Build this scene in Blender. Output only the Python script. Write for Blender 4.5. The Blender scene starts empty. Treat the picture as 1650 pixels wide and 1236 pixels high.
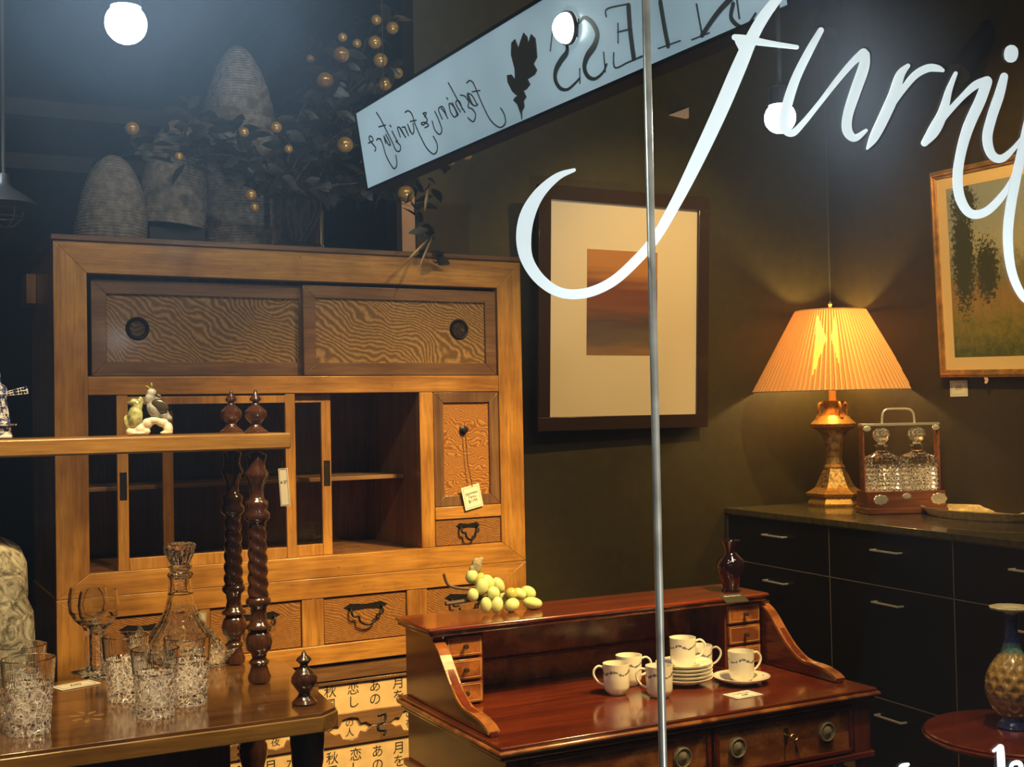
import bpy, math, random
from mathutils import Vector, Matrix
from math import sin, cos, pi, radians, sqrt
random.seed(11)
sc = bpy.context.scene
COL = sc.collection

# ------------------------------------------------------------------ camera, world, light, exposure
HC = 1.40; FPX = 1952.3
YAW, PITCH, ROLL = radians(26.651), radians(1.445), radians(-1.124)
fw = Vector((sin(YAW)*cos(PITCH), cos(YAW)*cos(PITCH), sin(PITCH)))
r0 = Vector((cos(YAW), -sin(YAW), 0)); u0 = r0.cross(fw)
rt = r0*cos(ROLL)+u0*sin(ROLL); up = -r0*sin(ROLL)+u0*cos(ROLL)
CAM = Vector((0, 0, HC))
cd = bpy.data.cameras.new('camera'); cam = bpy.data.objects.new('camera', cd); COL.objects.link(cam)
m = Matrix((rt, up, -fw)).transposed().to_4x4(); m.translation = CAM; cam.matrix_world = m
cd.sensor_fit = 'HORIZONTAL'; cd.sensor_width = 36; cd.lens = FPX/1650*36; cd.clip_start = .02
sc.camera = cam
sc.view_settings.view_transform = 'Standard'; sc.view_settings.look = 'None'
sc.view_settings.exposure = 0.0; sc.view_settings.gamma = 1; sc.view_settings.use_curve_mapping = False
W = bpy.data.worlds.new('night'); sc.world = W; W.use_nodes = True
W.node_tree.nodes['Background'].inputs[0].default_value = (.55, .7, 1, 1)
W.node_tree.nodes['Background'].inputs[1].default_value = .012
sc.cycles.max_bounces = 10; sc.cycles.transmission_bounces = 10; sc.cycles.transparent_max_bounces = 16
sc.cycles.sample_clamp_indirect = 12

WARM = (1, .64, .22)
def aim(o, tgt):
    o.rotation_euler = (Vector(tgt)-o.location).to_track_quat('-Z', 'Y').to_euler()
def spot(loc, tgt, e, ang=50, blend=.6, rad=.03, col=WARM):
    l = bpy.data.lights.new('track_or_added_spot', 'SPOT'); l.energy = e; l.color = col
    l.spot_size = radians(ang); l.spot_blend = blend; l.shadow_soft_size = rad
    o = bpy.data.objects.new('track_or_added_spot', l); COL.objects.link(o); o.location = loc; aim(o, tgt); return o
spot((1.85, 1.35, 2.85), (1.25, 3.1, .66), 470, 47, 1, .07)         # tansu, from the right
spot((.62, 1.35, 2.75), (.55, 3.1, .8), 95, 40, 1, .04)            # tansu, left side
spot((1.75, 1.25, 2.5), (1.45, 3.1, .85), 110, 36, .8, .03)         # lower right of the tansu
spot((1.95, 1.6, 2.95), (1.62, 2.4, .7), 150, 52, .7, .02)           # desk
spot((.35, 1.3, 2.9), (.42, 2.3, .80), 170, 46, .8, .015)             # glasses on the whatnot
spot((2.75, 2.1, 3.0), (2.38, 3.75, 1.5), 150, 48, .9, .04)          # framed print
spot((1.9, 2.0, 3.0), (3.25, 2.9, 1.85), 190, 44, .9, .04)           # landscape on the right wall
spot((1.9, 2.3, 3.0), (3.0, 3.3, 1.03), 90, 40, .9, .02)            # things on the counter
spot((2.2, 1.5, 2.9), (2.5, 2.1, .6), 60, 36, .8, .02)               # round table
spot((1.35, 2.9, 3.0), (1.5, 3.78, 1.98), 22, 26, .8, .03)             # added to brighten the pale pillar beside the partition
spot((-.6, 4.1, 3.05), (-.2, 4.9, 1.6), 60, 80, .8, .05, (.7, .85, 1))   # added cool light so the pendant shows in the deep shop
spot((.95, -.35, .35), (1.2, 1.0, 1.78), 300, 62, .8, .05, (.88, .95, 1))   # unseen uplight added outside to whiten the window lettering
al = bpy.data.lights.new('added_sparkle_strip', 'AREA'); al.shape = 'RECTANGLE'; al.size = 3.4; al.size_y = .10; al.energy = 15; al.color = (1, .84, .62)  # unseen strip light added to put highlights on the crystal
for q_, e_ in (((.15, 1.45, 2.7), 5), ((.75, 1.75, 2.9), 6)):    # unseen discs of light added to make the crystal sparkle
    dl = bpy.data.lights.new('added_sparkle_disc', 'AREA'); dl.shape = 'DISK'; dl.size = .11; dl.energy = e_; dl.color = (1, .90, .74)
    do = bpy.data.objects.new('added_sparkle_disc', dl); COL.objects.link(do); do.location = q_; aim(do, (.35, 2.3, .9))
ao = bpy.data.objects.new('added_sparkle_strip', al); COL.objects.link(ao); ao.location = (1.1, 1.12, 3.0); aim(ao, (1.2, 2.7, .9))

# ------------------------------------------------------------------ pixel helpers (photo pixel -> point on a plane of the room)
def ray(x, y): return fw+rt*((x-825)/FPX)-up*((y-618)/FPX)
def onz(x, y, z): d = ray(x, y); return CAM+d*((z-HC)/d.z)
def onplane(x, y, p, n): d = ray(x, y); return CAM+d*((Vector(p)-CAM).dot(Vector(n))/d.dot(Vector(n)))
def ony(x, y, Y): return onplane(x, y, (0, Y, 0), (0, 1, 0))
def proj(p):
    d = Vector(p)-CAM; z = d.dot(fw); return (825+FPX*d.dot(rt)/z, 618-FPX*d.dot(up)/z, z)
def zat(py, X, Y):
    lo, hi = -1, 5
    for _ in range(40):
        mm = (lo+hi)/2
        if proj((X, Y, mm))[1] > py: lo = mm
        else: hi = mm
    return mm

# ------------------------------------------------------------------ mesh builder
class MB:
    def __init__(s): s.v = []; s.f = []
    def add(s, vs, fs):
        b = len(s.v); s.v += [tuple(v) for v in vs]; s.f += [tuple(i+b for i in f) for f in fs]; return s
    def box(s, x0, x1, y0, y1, z0, z1):
        return s.add([(x0,y0,z0),(x1,y0,z0),(x1,y1,z0),(x0,y1,z0),(x0,y0,z1),(x1,y0,z1),(x1,y1,z1),(x0,y1,z1)],
            [(0,3,2,1),(4,5,6,7),(0,1,5,4),(1,2,6,5),(2,3,7,6),(3,0,4,7)])
    def lathe(s, prof, c=(0,0,0), n=32, sx=1, sy=1, fn=None, ph=0):
        vs = []; fs = []; rows = []
        for (r, z) in prof:
            if r < 1e-6: rows.append([len(vs)]); vs.append((c[0], c[1], c[2]+z))
            else:
                row = []
                for k in range(n):
                    a = 2*pi*k/n+ph; rr = r*(fn(a, z) if fn else 1)
                    row.append(len(vs)); vs.append((c[0]+rr*cos(a)*sx, c[1]+rr*sin(a)*sy, c[2]+z))
                rows.append(row)
        for A, B in zip(rows, rows[1:]):
            for k in range(n):
                k2 = (k+1) % n
                if len(A) == 1 and len(B) == 1: continue
                if len(A) == 1: fs.append((A[0], B[k2], B[k]))
                elif len(B) == 1: fs.append((A[k], A[k2], B[0]))
                else: fs.append((A[k], A[k2], B[k2], B[k]))
        return s.add(vs, fs)
    def tube(s, pts, r, n=8, cap=True):
        pts = [Vector(p) for p in pts]; N = len(pts)
        rs = r if isinstance(r, (list, tuple)) else [r]*N
        t0 = (pts[1]-pts[0]).normalized()
        a = Vector((0, 0, 1)) if abs(t0.z) < .9 else Vector((1, 0, 0))
        nn = t0.cross(a).normalized(); vs = []; fs = []
        for i, p in enumerate(pts):
            t = (pts[min(i+1, N-1)]-pts[max(i-1, 0)]).normalized()
            nn = (nn-t*nn.dot(t)).normalized(); b = t.cross(nn)
            for k in range(n):
                an = 2*pi*k/n; vs.append(p+(nn*cos(an)+b*sin(an))*rs[i])
        for i in range(N-1):
            for k in range(n):
                k2 = (k+1) % n; fs.append((i*n+k, i*n+k2, (i+1)*n+k2, (i+1)*n+k))
        if cap: fs.append(tuple(range(n))[::-1]); fs.append(tuple((N-1)*n+k for k in range(n)))
        return s.add(vs, fs)
    def ell(s, c, rx, ry=None, rz=None, n=16, rot=None):
        ry = ry or rx; rz = rz or rx; vs = []; h = n//2
        for i in range(h+1):
            th = pi*i/h
            if i in (0, h): vs.append(Vector((0, 0, -rz*cos(th))))
            else:
                for k in range(n):
                    a = 2*pi*k/n; vs.append(Vector((rx*sin(th)*cos(a), ry*sin(th)*sin(a), -rz*cos(th))))
        if rot is not None: vs = [rot @ v for v in vs]
        vs = [v+Vector(c) for v in vs]; fs = []
        row = lambda i: [1+(i-1)*n+k for k in range(n)]
        for k in range(n):
            fs.append((0, row(1)[(k+1) % n], row(1)[k])); fs.append((row(h-1)[k], row(h-1)[(k+1) % n], len(vs)-1))
        for i in range(1, h-1):
            A, B = row(i), row(i+1)
            for k in range(n): fs.append((A[k], A[(k+1) % n], B[(k+1) % n], B[k]))
        return s.add(vs, fs)
    def prism(s, poly, f3, t0=0, t1=.01):
        """poly of 2d points, f3(a, b, t) -> 3d point"""
        n = len(poly); vs = [f3(a, b, t0) for a, b in poly]+[f3(a, b, t1) for a, b in poly]
        fs = [tuple(range(n)), tuple(range(n, 2*n))[::-1]]+[(i, (i+1) % n, n+(i+1) % n, n+i)[::-1] for i in range(n)]
        return s.add(vs, fs)
    def build(s, name, mat=None, parent=None, bevel=0, smooth=True, ang=38, loc=None, rot=None, **tags):
        me = bpy.data.meshes.new(name); me.from_pydata([tuple(v) for v in s.v], [], s.f); me.validate(); 
        import bmesh
        bm = bmesh.new(); bm.from_mesh(me); bmesh.ops.recalc_face_normals(bm, faces=bm.faces); bm.to_mesh(me); bm.free()
        if smooth:
            me.shade_smooth(); me.set_sharp_from_angle(angle=radians(ang))
        if mat: me.materials.append(mat)
        o = bpy.data.objects.new(name, me); COL.objects.link(o)
        if parent: o.parent = parent
        if loc: o.location = loc
        if rot is not None: o.rotation_euler = rot
        if bevel:
            b = o.modifiers.new('bevel', 'BEVEL'); b.width = bevel; b.segments = 2; b.limit_method = 'ANGLE'; b.angle_limit = radians(40)
        for k, v in tags.items(): o[k] = v
        return o

def thing(name, label, cat, loc=(0,0,0), rz=0, group=None):
    o = bpy.data.objects.new(name, None); COL.objects.link(o); o.empty_display_size = .05
    o.location = loc; o.rotation_euler = (0, 0, rz); o['label'] = label; o['category'] = cat
    if group: o['group'] = group
    return o
def tag(o, label, cat, group=None):
    o['label'] = label; o['category'] = cat
    if group: o['group'] = group
    return o
def copy_tree(o, parent=None):
    c = o.copy(); COL.objects.link(c); c.parent = parent
    for ch in [x for x in bpy.data.objects if x.parent == o]: copy_tree(ch, c)
    return c
def dup(o, label, loc, rz=0, s=1):
    c = copy_tree(o); c['label'] = label; c.location = loc; c.rotation_euler = (0, 0, rz); c.scale = (s, s, s); return c

def spline(pts, k=8):
    """Catmull-Rom through tuples of any dimension"""
    out = []; P = [pts[0]]+list(pts)+[pts[-1]]
    for i in range(1, len(P)-2):
        a, b, c, d = P[i-1:i+3]
        for j in range(k):
            t = j/k
            out.append(tuple(.5*((2*b[q])+(-a[q]+c[q])*t+(2*a[q]-5*b[q]+4*c[q]-d[q])*t*t+(-a[q]+3*b[q]-3*c[q]+d[q])*t**3) for q in range(len(b))))
    out.append(tuple(pts[-1])); return out
def ribbon(mb, pts, f3, th=.0006, k=8, caps=True):
    """pts: (a, b, halfwidth) centre line of a brush stroke; f3(a, b, t) -> 3d"""
    P = spline(pts, k); N = len(P); L = []; R = []
    def nrm(i):
        p, q = P[max(i-1, 0)], P[min(i+1, N-1)]; dx, dy = q[0]-p[0], q[1]-p[1]; l = math.hypot(dx, dy) or 1
        return (-dy/l, dx/l)
    for i in range(N):
        n = nrm(i); a, b, w = P[i]; L.append((a+n[0]*w, b+n[1]*w)); R.append((a-n[0]*w, b-n[1]*w))
    def cap(i, sgn):
        n = nrm(i); t = (n[1]*sgn, -n[0]*sgn); a, b, w = P[i]; o = []
        for j in range(1, 5):
            an = pi*j/5; o.append((a+w*(n[0]*cos(an)+t[0]*sin(an)), b+w*(n[1]*cos(an)+t[1]*sin(an))))
        return o
    for i in range(N-1):
        q = [L[i], L[i+1], R[i+1], R[i]]; mb.add([f3(x, y, 0) for x, y in q]+[f3(x, y, th) for x, y in q],
            [(0,1,2,3), (7,6,5,4), (0,4,5,1), (2,6,7,3)])
    if caps:
        for i, sg in ((0, -1), (N-1, 1)):
            c = [L[i]]+cap(i, sg)+[R[i]]; mb.prism(c, f3, 0, th)

# ------------------------------------------------------------------ materials
def newmat(name):
    m = bpy.data.materials.new(name); m.use_nodes = True; nt = m.node_tree
    return m, nt, nt.nodes['Principled BSDF']
def N(nt, t, **kw):
    n = nt.nodes.new(t)
    for k, v in kw.items():
        if k in n.inputs: n.inputs[k].default_value = v
        else: setattr(n, k, v)
    return n
def setp(b, **kw):
    for k, v in kw.items(): b.inputs[k.replace('_', ' ')].default_value = v
def plain(name, col, rough=.5, metal=0, coat=0, bump=0, bscale=40, var=.0, trans=0, ior=1.45, emit=None, es=0, spec=.5):
    m, nt, b = newmat(name); setp(b, Base_Color=(*col, 1), Roughness=rough, Metallic=metal, Coat_Weight=coat, Transmission_Weight=trans, IOR=ior, Specular_IOR_Level=spec)
    if emit: setp(b, Emission_Color=(*emit, 1), Emission_Strength=es)
    if var or bump:
        tc = N(nt, 'ShaderNodeTexCoord'); no = N(nt, 'ShaderNodeTexNoise', Scale=bscale, Detail=5); nt.links.new(tc.outputs['Object'], no.inputs['Vector'])
        if var:
            r = N(nt, 'ShaderNodeValToRGB'); r.color_ramp.elements[0].position = .3; r.color_ramp.elements[1].position = .7
            r.color_ramp.elements[0].color = (*[c*(1-var) for c in col], 1); r.color_ramp.elements[1].color = (*[min(1, c*(1+var)) for c in col], 1)
            nt.links.new(no.outputs[0], r.inputs[0]); nt.links.new(r.outputs[0], b.inputs['Base Color'])
        if bump:
            bp = N(nt, 'ShaderNodeBump', Strength=bump, Distance=.002); nt.links.new(no.outputs[0], bp.inputs['Height']); nt.links.new(bp.outputs[0], b.inputs['Normal'])
    return m
def ramp(nt, stops):
    r = N(nt, 'ShaderNodeValToRGB'); e = r.color_ramp.elements
    while len(e) < len(stops): e.new(.5)
    for x, (p, c) in zip(e, stops): x.position = p; x.color = (*c, 1)
    return r
def wood(name, light, dark, axis='x', rough=.35, coat=.3, scale=1, spots=.5, worn=.0):
    m, nt, b = newmat(name); setp(b, Roughness=rough, Coat_Weight=coat, Coat_Roughness=.12)
    tc = N(nt, 'ShaderNodeTexCoord'); mp = N(nt, 'ShaderNodeMapping')
    s = {'x': (1.6, 26, 26), 'y': (26, 1.6, 26), 'z': (26, 26, 1.6)}[axis]; mp.inputs['Scale'].default_value = [v*scale for v in s]
    nt.links.new(tc.outputs['Object'], mp.inputs[0])
    a = N(nt, 'ShaderNodeTexNoise', Scale=1.0, Detail=7, Roughness=.62, Distortion=.6); nt.links.new(mp.outputs[0], a.inputs['Vector'])
    f = N(nt, 'ShaderNodeTexNoise', Scale=6.0, Detail=4, Roughness=.7); nt.links.new(mp.outputs[0], f.inputs['Vector'])
    big = N(nt, 'ShaderNodeTexNoise', Scale=5, Detail=3); nt.links.new(tc.outputs['Object'], big.inputs['Vector'])
    mid = tuple((x+y)/2 for x, y in zip(light, dark))
    r = ramp(nt, [(.3, dark), (.47, mid), (.62, light)]); nt.links.new(a.outputs[0], r.inputs[0])
    mx = N(nt, 'ShaderNodeMix', data_type='RGBA', blend_type='MULTIPLY'); mx.inputs[0].default_value = .55
    r2 = ramp(nt, [(.35, (.45, .4, .36)), (.6, (1, 1, 1))]); nt.links.new(f.outputs[0], r2.inputs[0])
    nt.links.new(r.outputs[0], mx.inputs[6]); nt.links.new(r2.outputs[0], mx.inputs[7])
    m2 = N(nt, 'ShaderNodeMix', data_type='RGBA', blend_type='MULTIPLY'); m2.inputs[0].default_value = spots
    r3 = ramp(nt, [(.35, (.5, .42, .36)), (.55, (1, 1, 1))]); nt.links.new(big.outputs[0], r3.inputs[0])
    nt.links.new(mx.outputs[2], m2.inputs[6]); nt.links.new(r3.outputs[0], m2.inputs[7])
    last = m2.outputs[2]
    if worn:
        wn = N(nt, 'ShaderNodeTexNoise', Scale=55, Detail=4, Roughness=.8); nt.links.new(tc.outputs['Object'], wn.inputs['Vector'])
        r4 = ramp(nt, [(.30, (.18, .09, .04)), (.38, (1, 1, 1))]); nt.links.new(wn.outputs[0], r4.inputs[0])
        m3 = N(nt, 'ShaderNodeMix', data_type='RGBA', blend_type='MULTIPLY'); m3.inputs[0].default_value = worn
        nt.links.new(last, m3.inputs[6]); nt.links.new(r4.outputs[0], m3.inputs[7]); last = m3.outputs[2]
    nt.links.new(last, b.inputs['Base Color'])
    bp = N(nt, 'ShaderNodeBump', Strength=.12, Distance=.001); nt.links.new(f.outputs[0], bp.inputs['Height']); nt.links.new(bp.outputs[0], b.inputs['Normal'])
    return m
def burl(name, light, dark, wscale=16, dist=14, rough=.3, coat=.4, off=(0, 0, 0), stretch=(1, 1, 1)):
    m, nt, b = newmat(name); setp(b, Roughness=rough, Coat_Weight=coat, Coat_Roughness=.12)
    tc = N(nt, 'ShaderNodeTexCoord'); mp = N(nt, 'ShaderNodeMapping'); mp.inputs['Location'].default_value = off; mp.inputs['Scale'].default_value = stretch
    nt.links.new(tc.outputs['Object'], mp.inputs[0])
    no = N(nt, 'ShaderNodeTexNoise', Scale=4.0, Detail=3, Roughness=.5); nt.links.new(mp.outputs[0], no.inputs['Vector'])
    mu = N(nt, 'ShaderNodeMath', operation='MULTIPLY'); mu.inputs[1].default_value = wscale*7; nt.links.new(no.outputs[0], mu.inputs[0])
    sep = N(nt, 'ShaderNodeSeparateXYZ'); nt.links.new(mp.outputs[0], sep.inputs[0])
    ad = N(nt, 'ShaderNodeMath', operation='MULTIPLY_ADD'); ad.inputs[1].default_value = dist*6; nt.links.new(sep.outputs[2], ad.inputs[0]); nt.links.new(mu.outputs[0], ad.inputs[2])
    a2 = N(nt, 'ShaderNodeMath', operation='MULTIPLY_ADD'); a2.inputs[1].default_value = dist*3.2; nt.links.new(sep.outputs[0], a2.inputs[0]); nt.links.new(ad.outputs[0], a2.inputs[2])
    si = N(nt, 'ShaderNodeMath', operation='SINE'); nt.links.new(a2.outputs[0], si.inputs[0])
    fi = N(nt, 'ShaderNodeTexNoise', Scale=90, Detail=4, Roughness=.7); nt.links.new(mp.outputs[0], fi.inputs['Vector'])
    a3 = N(nt, 'ShaderNodeMath', operation='MULTIPLY_ADD'); a3.inputs[1].default_value = .28; nt.links.new(si.outputs[0], a3.inputs[0]); nt.links.new(fi.outputs[0], a3.inputs[2])
    mid = tuple(x*.45+y*.55 for x, y in zip(light, dark))
    r = ramp(nt, [(.28, dark), (.58, mid), (.82, light)]); nt.links.new(a3.outputs[0], r.inputs[0]); nt.links.new(r.outputs[0], b.inputs['Base Color'])
    bp = N(nt, 'ShaderNodeBump', Strength=.1, Distance=.001); nt.links.new(a3.outputs[0], bp.inputs['Height']); nt.links.new(bp.outputs[0], b.inputs['Normal'])
    return m
def glassmat(name, col=(1, 1, 1), rough=0, ior=1.5):
    m = bpy.data.materials.new(name); m.use_nodes = True; nt = m.node_tree; nt.nodes.clear()
    g = N(nt, 'ShaderNodeBsdfGlass', Roughness=rough, IOR=ior); g.inputs[0].default_value = (*col, 1)
    o = N(nt, 'ShaderNodeOutputMaterial'); nt.links.new(g.outputs[0], o.inputs[0]); return m
def panemat(name, tint=(.97, .98, .97), film=0.0, gloss=1.0, filmcol=(.8, .9, 1)):
    """thin pane: clear, with a fresnel reflection and an added dust film that carries lamp haze"""
    m = bpy.data.materials.new(name); m.use_nodes = True; nt = m.node_tree; nt.nodes.clear()
    t = N(nt, 'ShaderNodeBsdfTransparent'); t.inputs[0].default_value = (*tint, 1)
    g = N(nt, 'ShaderNodeBsdfGlossy', Roughness=0); fr = N(nt, 'ShaderNodeFresnel', IOR=1.45)
    mu = N(nt, 'ShaderNodeMath', operation='MULTIPLY'); mu.inputs[1].default_value = gloss; nt.links.new(fr.outputs[0], mu.inputs[0])
    mx = N(nt, 'ShaderNodeMixShader'); nt.links.new(mu.outputs[0], mx.inputs[0]); nt.links.new(t.outputs[0], mx.inputs[1]); nt.links.new(g.outputs[0], mx.inputs[2])
    o = N(nt, 'ShaderNodeOutputMaterial'); last = mx.outputs[0]
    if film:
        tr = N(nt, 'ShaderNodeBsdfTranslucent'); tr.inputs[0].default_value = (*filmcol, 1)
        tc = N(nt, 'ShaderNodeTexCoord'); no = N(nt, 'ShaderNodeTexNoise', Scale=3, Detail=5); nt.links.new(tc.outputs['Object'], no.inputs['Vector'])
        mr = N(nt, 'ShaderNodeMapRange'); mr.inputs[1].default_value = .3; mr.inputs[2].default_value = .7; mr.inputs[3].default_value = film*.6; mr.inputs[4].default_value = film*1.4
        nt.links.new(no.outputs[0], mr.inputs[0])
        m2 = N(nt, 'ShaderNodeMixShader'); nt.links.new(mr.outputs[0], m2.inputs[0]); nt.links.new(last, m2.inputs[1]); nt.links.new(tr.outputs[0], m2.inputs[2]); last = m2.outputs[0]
    nt.links.new(last, o.inputs[0]); return m
def emis(name, col, s):
    m = bpy.data.materials.new(name); m.use_nodes = True; nt = m.node_tree; nt.nodes.clear()
    e = N(nt, 'ShaderNodeEmission', Strength=s); e.inputs[0].default_value = (*col, 1)
    o = N(nt, 'ShaderNodeOutputMaterial'); nt.links.new(e.outputs[0], o.inputs[0]); return m

M_FRAMEX = wood('honey_wood_across', (.58, .29, .060), (.32, .14, .028), 'x', worn=.8, spots=.7)
M_FRAMEZ = wood('honey_wood_upright', (.58, .29, .060), (.32, .14, .028), 'z', worn=.5, spots=.7)
M_DOORX = wood('brown_door_frame', (.22, .115, .05), (.12, .058, .024), 'x')
M_DOORZ = wood('brown_door_frame_upright', (.22, .115, .05), (.12, .058, .024), 'z')
M_BURL = burl('burl_panel', (.34, .20, .07), (.13, .07, .024), 20, 74)
M_BURL2 = burl('burl_panel_fine', (.50, .24, .065), (.22, .085, .02), 22, 60, stretch=(1.6, 1, 2.6), off=(3, 1, 2))
M_BURL3 = burl('drawer_burl', (.36, .17, .05), (.17, .072, .02), 14, 100, stretch=(1.2, 1, 1.6), off=(7, 4, 1))
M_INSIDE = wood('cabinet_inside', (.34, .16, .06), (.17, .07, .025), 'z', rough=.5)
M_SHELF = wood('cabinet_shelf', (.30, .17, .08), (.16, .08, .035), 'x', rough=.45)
M_IRON = plain('dark_iron', (.035, .03, .028), .42, .8, bump=.5, bscale=120)
M_MAH = wood('red_mahogany', (.20, .034, .009), (.09, .016, .006), 'x', rough=.16, coat=.8, spots=.35)
M_MAHY = wood('red_mahogany_deep', (.20, .042, .014), (.08, .015, .006), 'y', rough=.18, coat=.8, spots=.35)
M_MAHZ = wood('red_mahogany_upright', (.20, .042, .014), (.08, .015, .006), 'z', rough=.18, coat=.8, spots=.35)
M_WALNUT = burl('walnut_drawer', (.36, .13, .035), (.17, .05, .014), 6, 5, rough=.2, coat=.8)
M_WALN = wood('walnut_table', (.26, .125, .035), (.11, .045, .014), 'x', rough=.09, coat=.9, spots=.55)
M_WALNE = wood('walnut_edge', (.46, .25, .06), (.22, .11, .028), 'x', rough=.3, coat=.5)
M_DARK = wood('dark_turned_wood', (.10, .04, .018), (.035, .014, .008), 'z', rough=.16, coat=.8)
M_BRASS = plain('brass', (.75, .5, .18), .28, 1, var=.2, bscale=60)
M_OLDBRASS = plain('aged_brass', (.46, .40, .28), .35, .6, var=.35, bscale=150)
M_GILT = plain('gilt', (.48, .29, .07), .36, .55, bump=.6, bscale=140, var=.4)
M_SILVER = plain('silver', (.90, .86, .76), .25, .6, bump=.3, bscale=150)
M_CHROME = plain('chrome', (.95, .92, .85), .25, .4)
M_STEEL = plain('steel_joint', (.62, .55, .42), .3, .7, var=.35, bscale=20)
M_GLASS = glassmat('clear_crystal')
def cutglass(name, amt, scale, zmax):      # frosted cut lines, whitened to paint in the sparkle of the crystal
    m = glassmat(name); nt = m.node_tree; g = nt.nodes['Glass BSDF']; o = nt.nodes['Material Output']
    d = N(nt, 'ShaderNodeBsdfDiffuse'); d.inputs[0].default_value = (1, .98, .93, 1); gl = N(nt, 'ShaderNodeBsdfGlossy', Roughness=.12)
    a = N(nt, 'ShaderNodeAddShader'); nt.links.new(d.outputs[0], a.inputs[0]); nt.links.new(gl.outputs[0], a.inputs[1])
    tc = N(nt, 'ShaderNodeTexCoord'); v = N(nt, 'ShaderNodeTexVoronoi', feature='DISTANCE_TO_EDGE', Scale=scale); nt.links.new(tc.outputs['Object'], v.inputs['Vector'])
    r = ramp(nt, [(.03, (amt, amt, amt)), (.10, (.0, .0, .0))]); nt.links.new(v.outputs[0], r.inputs[0])
    sp = N(nt, 'ShaderNodeSeparateXYZ'); nt.links.new(tc.outputs['Object'], sp.inputs[0]); lt = N(nt, 'ShaderNodeMath', operation='LESS_THAN'); lt.inputs[1].default_value = zmax; nt.links.new(sp.outputs[2], lt.inputs[0])
    ml = N(nt, 'ShaderNodeMath', operation='MULTIPLY'); nt.links.new(r.outputs[0], ml.inputs[0]); nt.links.new(lt.outputs[0], ml.inputs[1])
    mx = N(nt, 'ShaderNodeMixShader'); nt.links.new(ml.outputs[0], mx.inputs[0]); nt.links.new(g.outputs[0], mx.inputs[1]); nt.links.new(a.outputs[0], mx.inputs[2]); nt.links.new(mx.outputs[0], o.inputs[0])
    return m
M_PAPER = plain('ivory_card', (.82, .78, .66), .7)
M_INK = plain('black_ink', (.02, .02, .02), .6)
M_PORC = plain('porcelain', (.84, .80, .68), .12, coat=.5)
M_BLACK = plain('black_lacquer', (.012, .010, .008), .3)
M_STRING = plain('dark_string', (.03, .02, .02), .8)

M_CUT = cutglass('cut_crystal', .55, 105, .080); M_CUTP = cutglass('cut_crystal_all_over', .4, 120, 1); M_CUTS = cutglass('lightly_cut_crystal', .22, 80, .12)

# ------------------------------------------------------------------ text
def textmesh(body, size, parent, f3, mat, name='lettering', th=.0004, cx=0, cy=0, align='CENTER', extrude=.0003, slant=0):
    cu = bpy.data.curves.new('t', 'FONT'); cu.body = body; cu.size = size; cu.align_x = align; cu.align_y = 'CENTER'; cu.extrude = extrude; cu.resolution_u = 3; cu.shear = slant
    o = bpy.data.objects.new('t', cu); COL.objects.link(o)
    dg = bpy.context.evaluated_depsgraph_get(); me = bpy.data.meshes.new_from_object(o.evaluated_get(dg))
    mb = MB(); mb.add([f3(v.co.x+cx, v.co.y+cy, v.co.z+th) for v in me.vertices], [tuple(p.vertices) for p in me.polygons])
    bpy.data.objects.remove(o); bpy.data.curves.remove(cu); bpy.data.meshes.remove(me)
    return mb.build(name, mat, parent, smooth=False)

# ================================================================== THE SHOP
YG = 1.0                      # window plane
YW = 3.7556; XC = 3.3166; XL = 1.539
M_WALL = plain('dark_olive_wall', (.044, .034, .008), .55, bump=.25, bscale=30, var=.12)
M_WALLR = plain('dark_brown_wall', (.042, .030, .008), .5, bump=.25, bscale=30, var=.12)
M_FAR = plain('far_dark_wall', (.02, .028, .035), .7, var=.3, bscale=3)
M_CEIL = plain('dark_ceiling', (.03, .032, .034), .8, bump=.3)
M_FLOOR = wood('dark_floorboards', (.10, .06, .04), (.05, .03, .02), 'y')
def struct(name, mb, mat, **k): o = mb.build(name, mat, None, **k); o['kind'] = 'structure'; return o
struct('floor', MB().box(-3.6, 4.2, 1.0, 9.6, -.06, 0), M_FLOOR)
struct('floor_outside', MB().box(-3.6, 4.2, -1.6, .995, -.08, -.02), plain('pavement', (.12, .12, .12), .8, bump=.4))
cm = MB()
for k in range(70):           # corrugated ceiling sheets
    x = -3.6+k*.112; cm.add([(x, 1.0, 3.22), (x+.056, 1.0, 3.19), (x+.056, 9.6, 3.19), (x, 9.6, 3.22), (x+.112, 1.0, 3.22), (x+.112, 9.6, 3.22)], [(0,1,2,3), (1,4,5,2)])
struct('ceiling', cm, M_CEIL, smooth=False)
ca = radians(2.95)            # the right wall and the counter run at this small angle
def RW(s, d, z):              # s metres from the corner towards the window, d metres out from the right wall
    return (XC-sin(ca)*s-cos(ca)*d, YW-cos(ca)*s+sin(ca)*d, z)
struct('wall_back', MB().box(XL, XC+.3, YW, YW+.1, 0, 3.2), M_WALL)
wr = MB(); q = [RW(-.05, 0, 0), RW(2.78, 0, 0), RW(2.78, -.1, 0), RW(-.05, -.1, 0)]
wr.add([*q, *[(a, b, 3.2) for a, b, c in q]], [(0,1,2,3), (4,5,6,7), (0,1,5,4), (1,2,6,5), (2,3,7,6), (3,0,4,7)]); struct('wall_right', wr, M_WALLR)
struct('trim_4', MB().box(XC-.004, XC+.0, YW-.006, YW-.001, 1.03, 3.15), plain('seam', (.09, .08, .05), .5))
struct('wall_far', MB().box(-3.6, 4.2, 9.5, 9.6, 0, 3.2), M_FAR)
struct('wall_left', MB().box(-3.7, -3.6, 1.0, 9.6, 0, 3.2), M_FAR)
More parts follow.
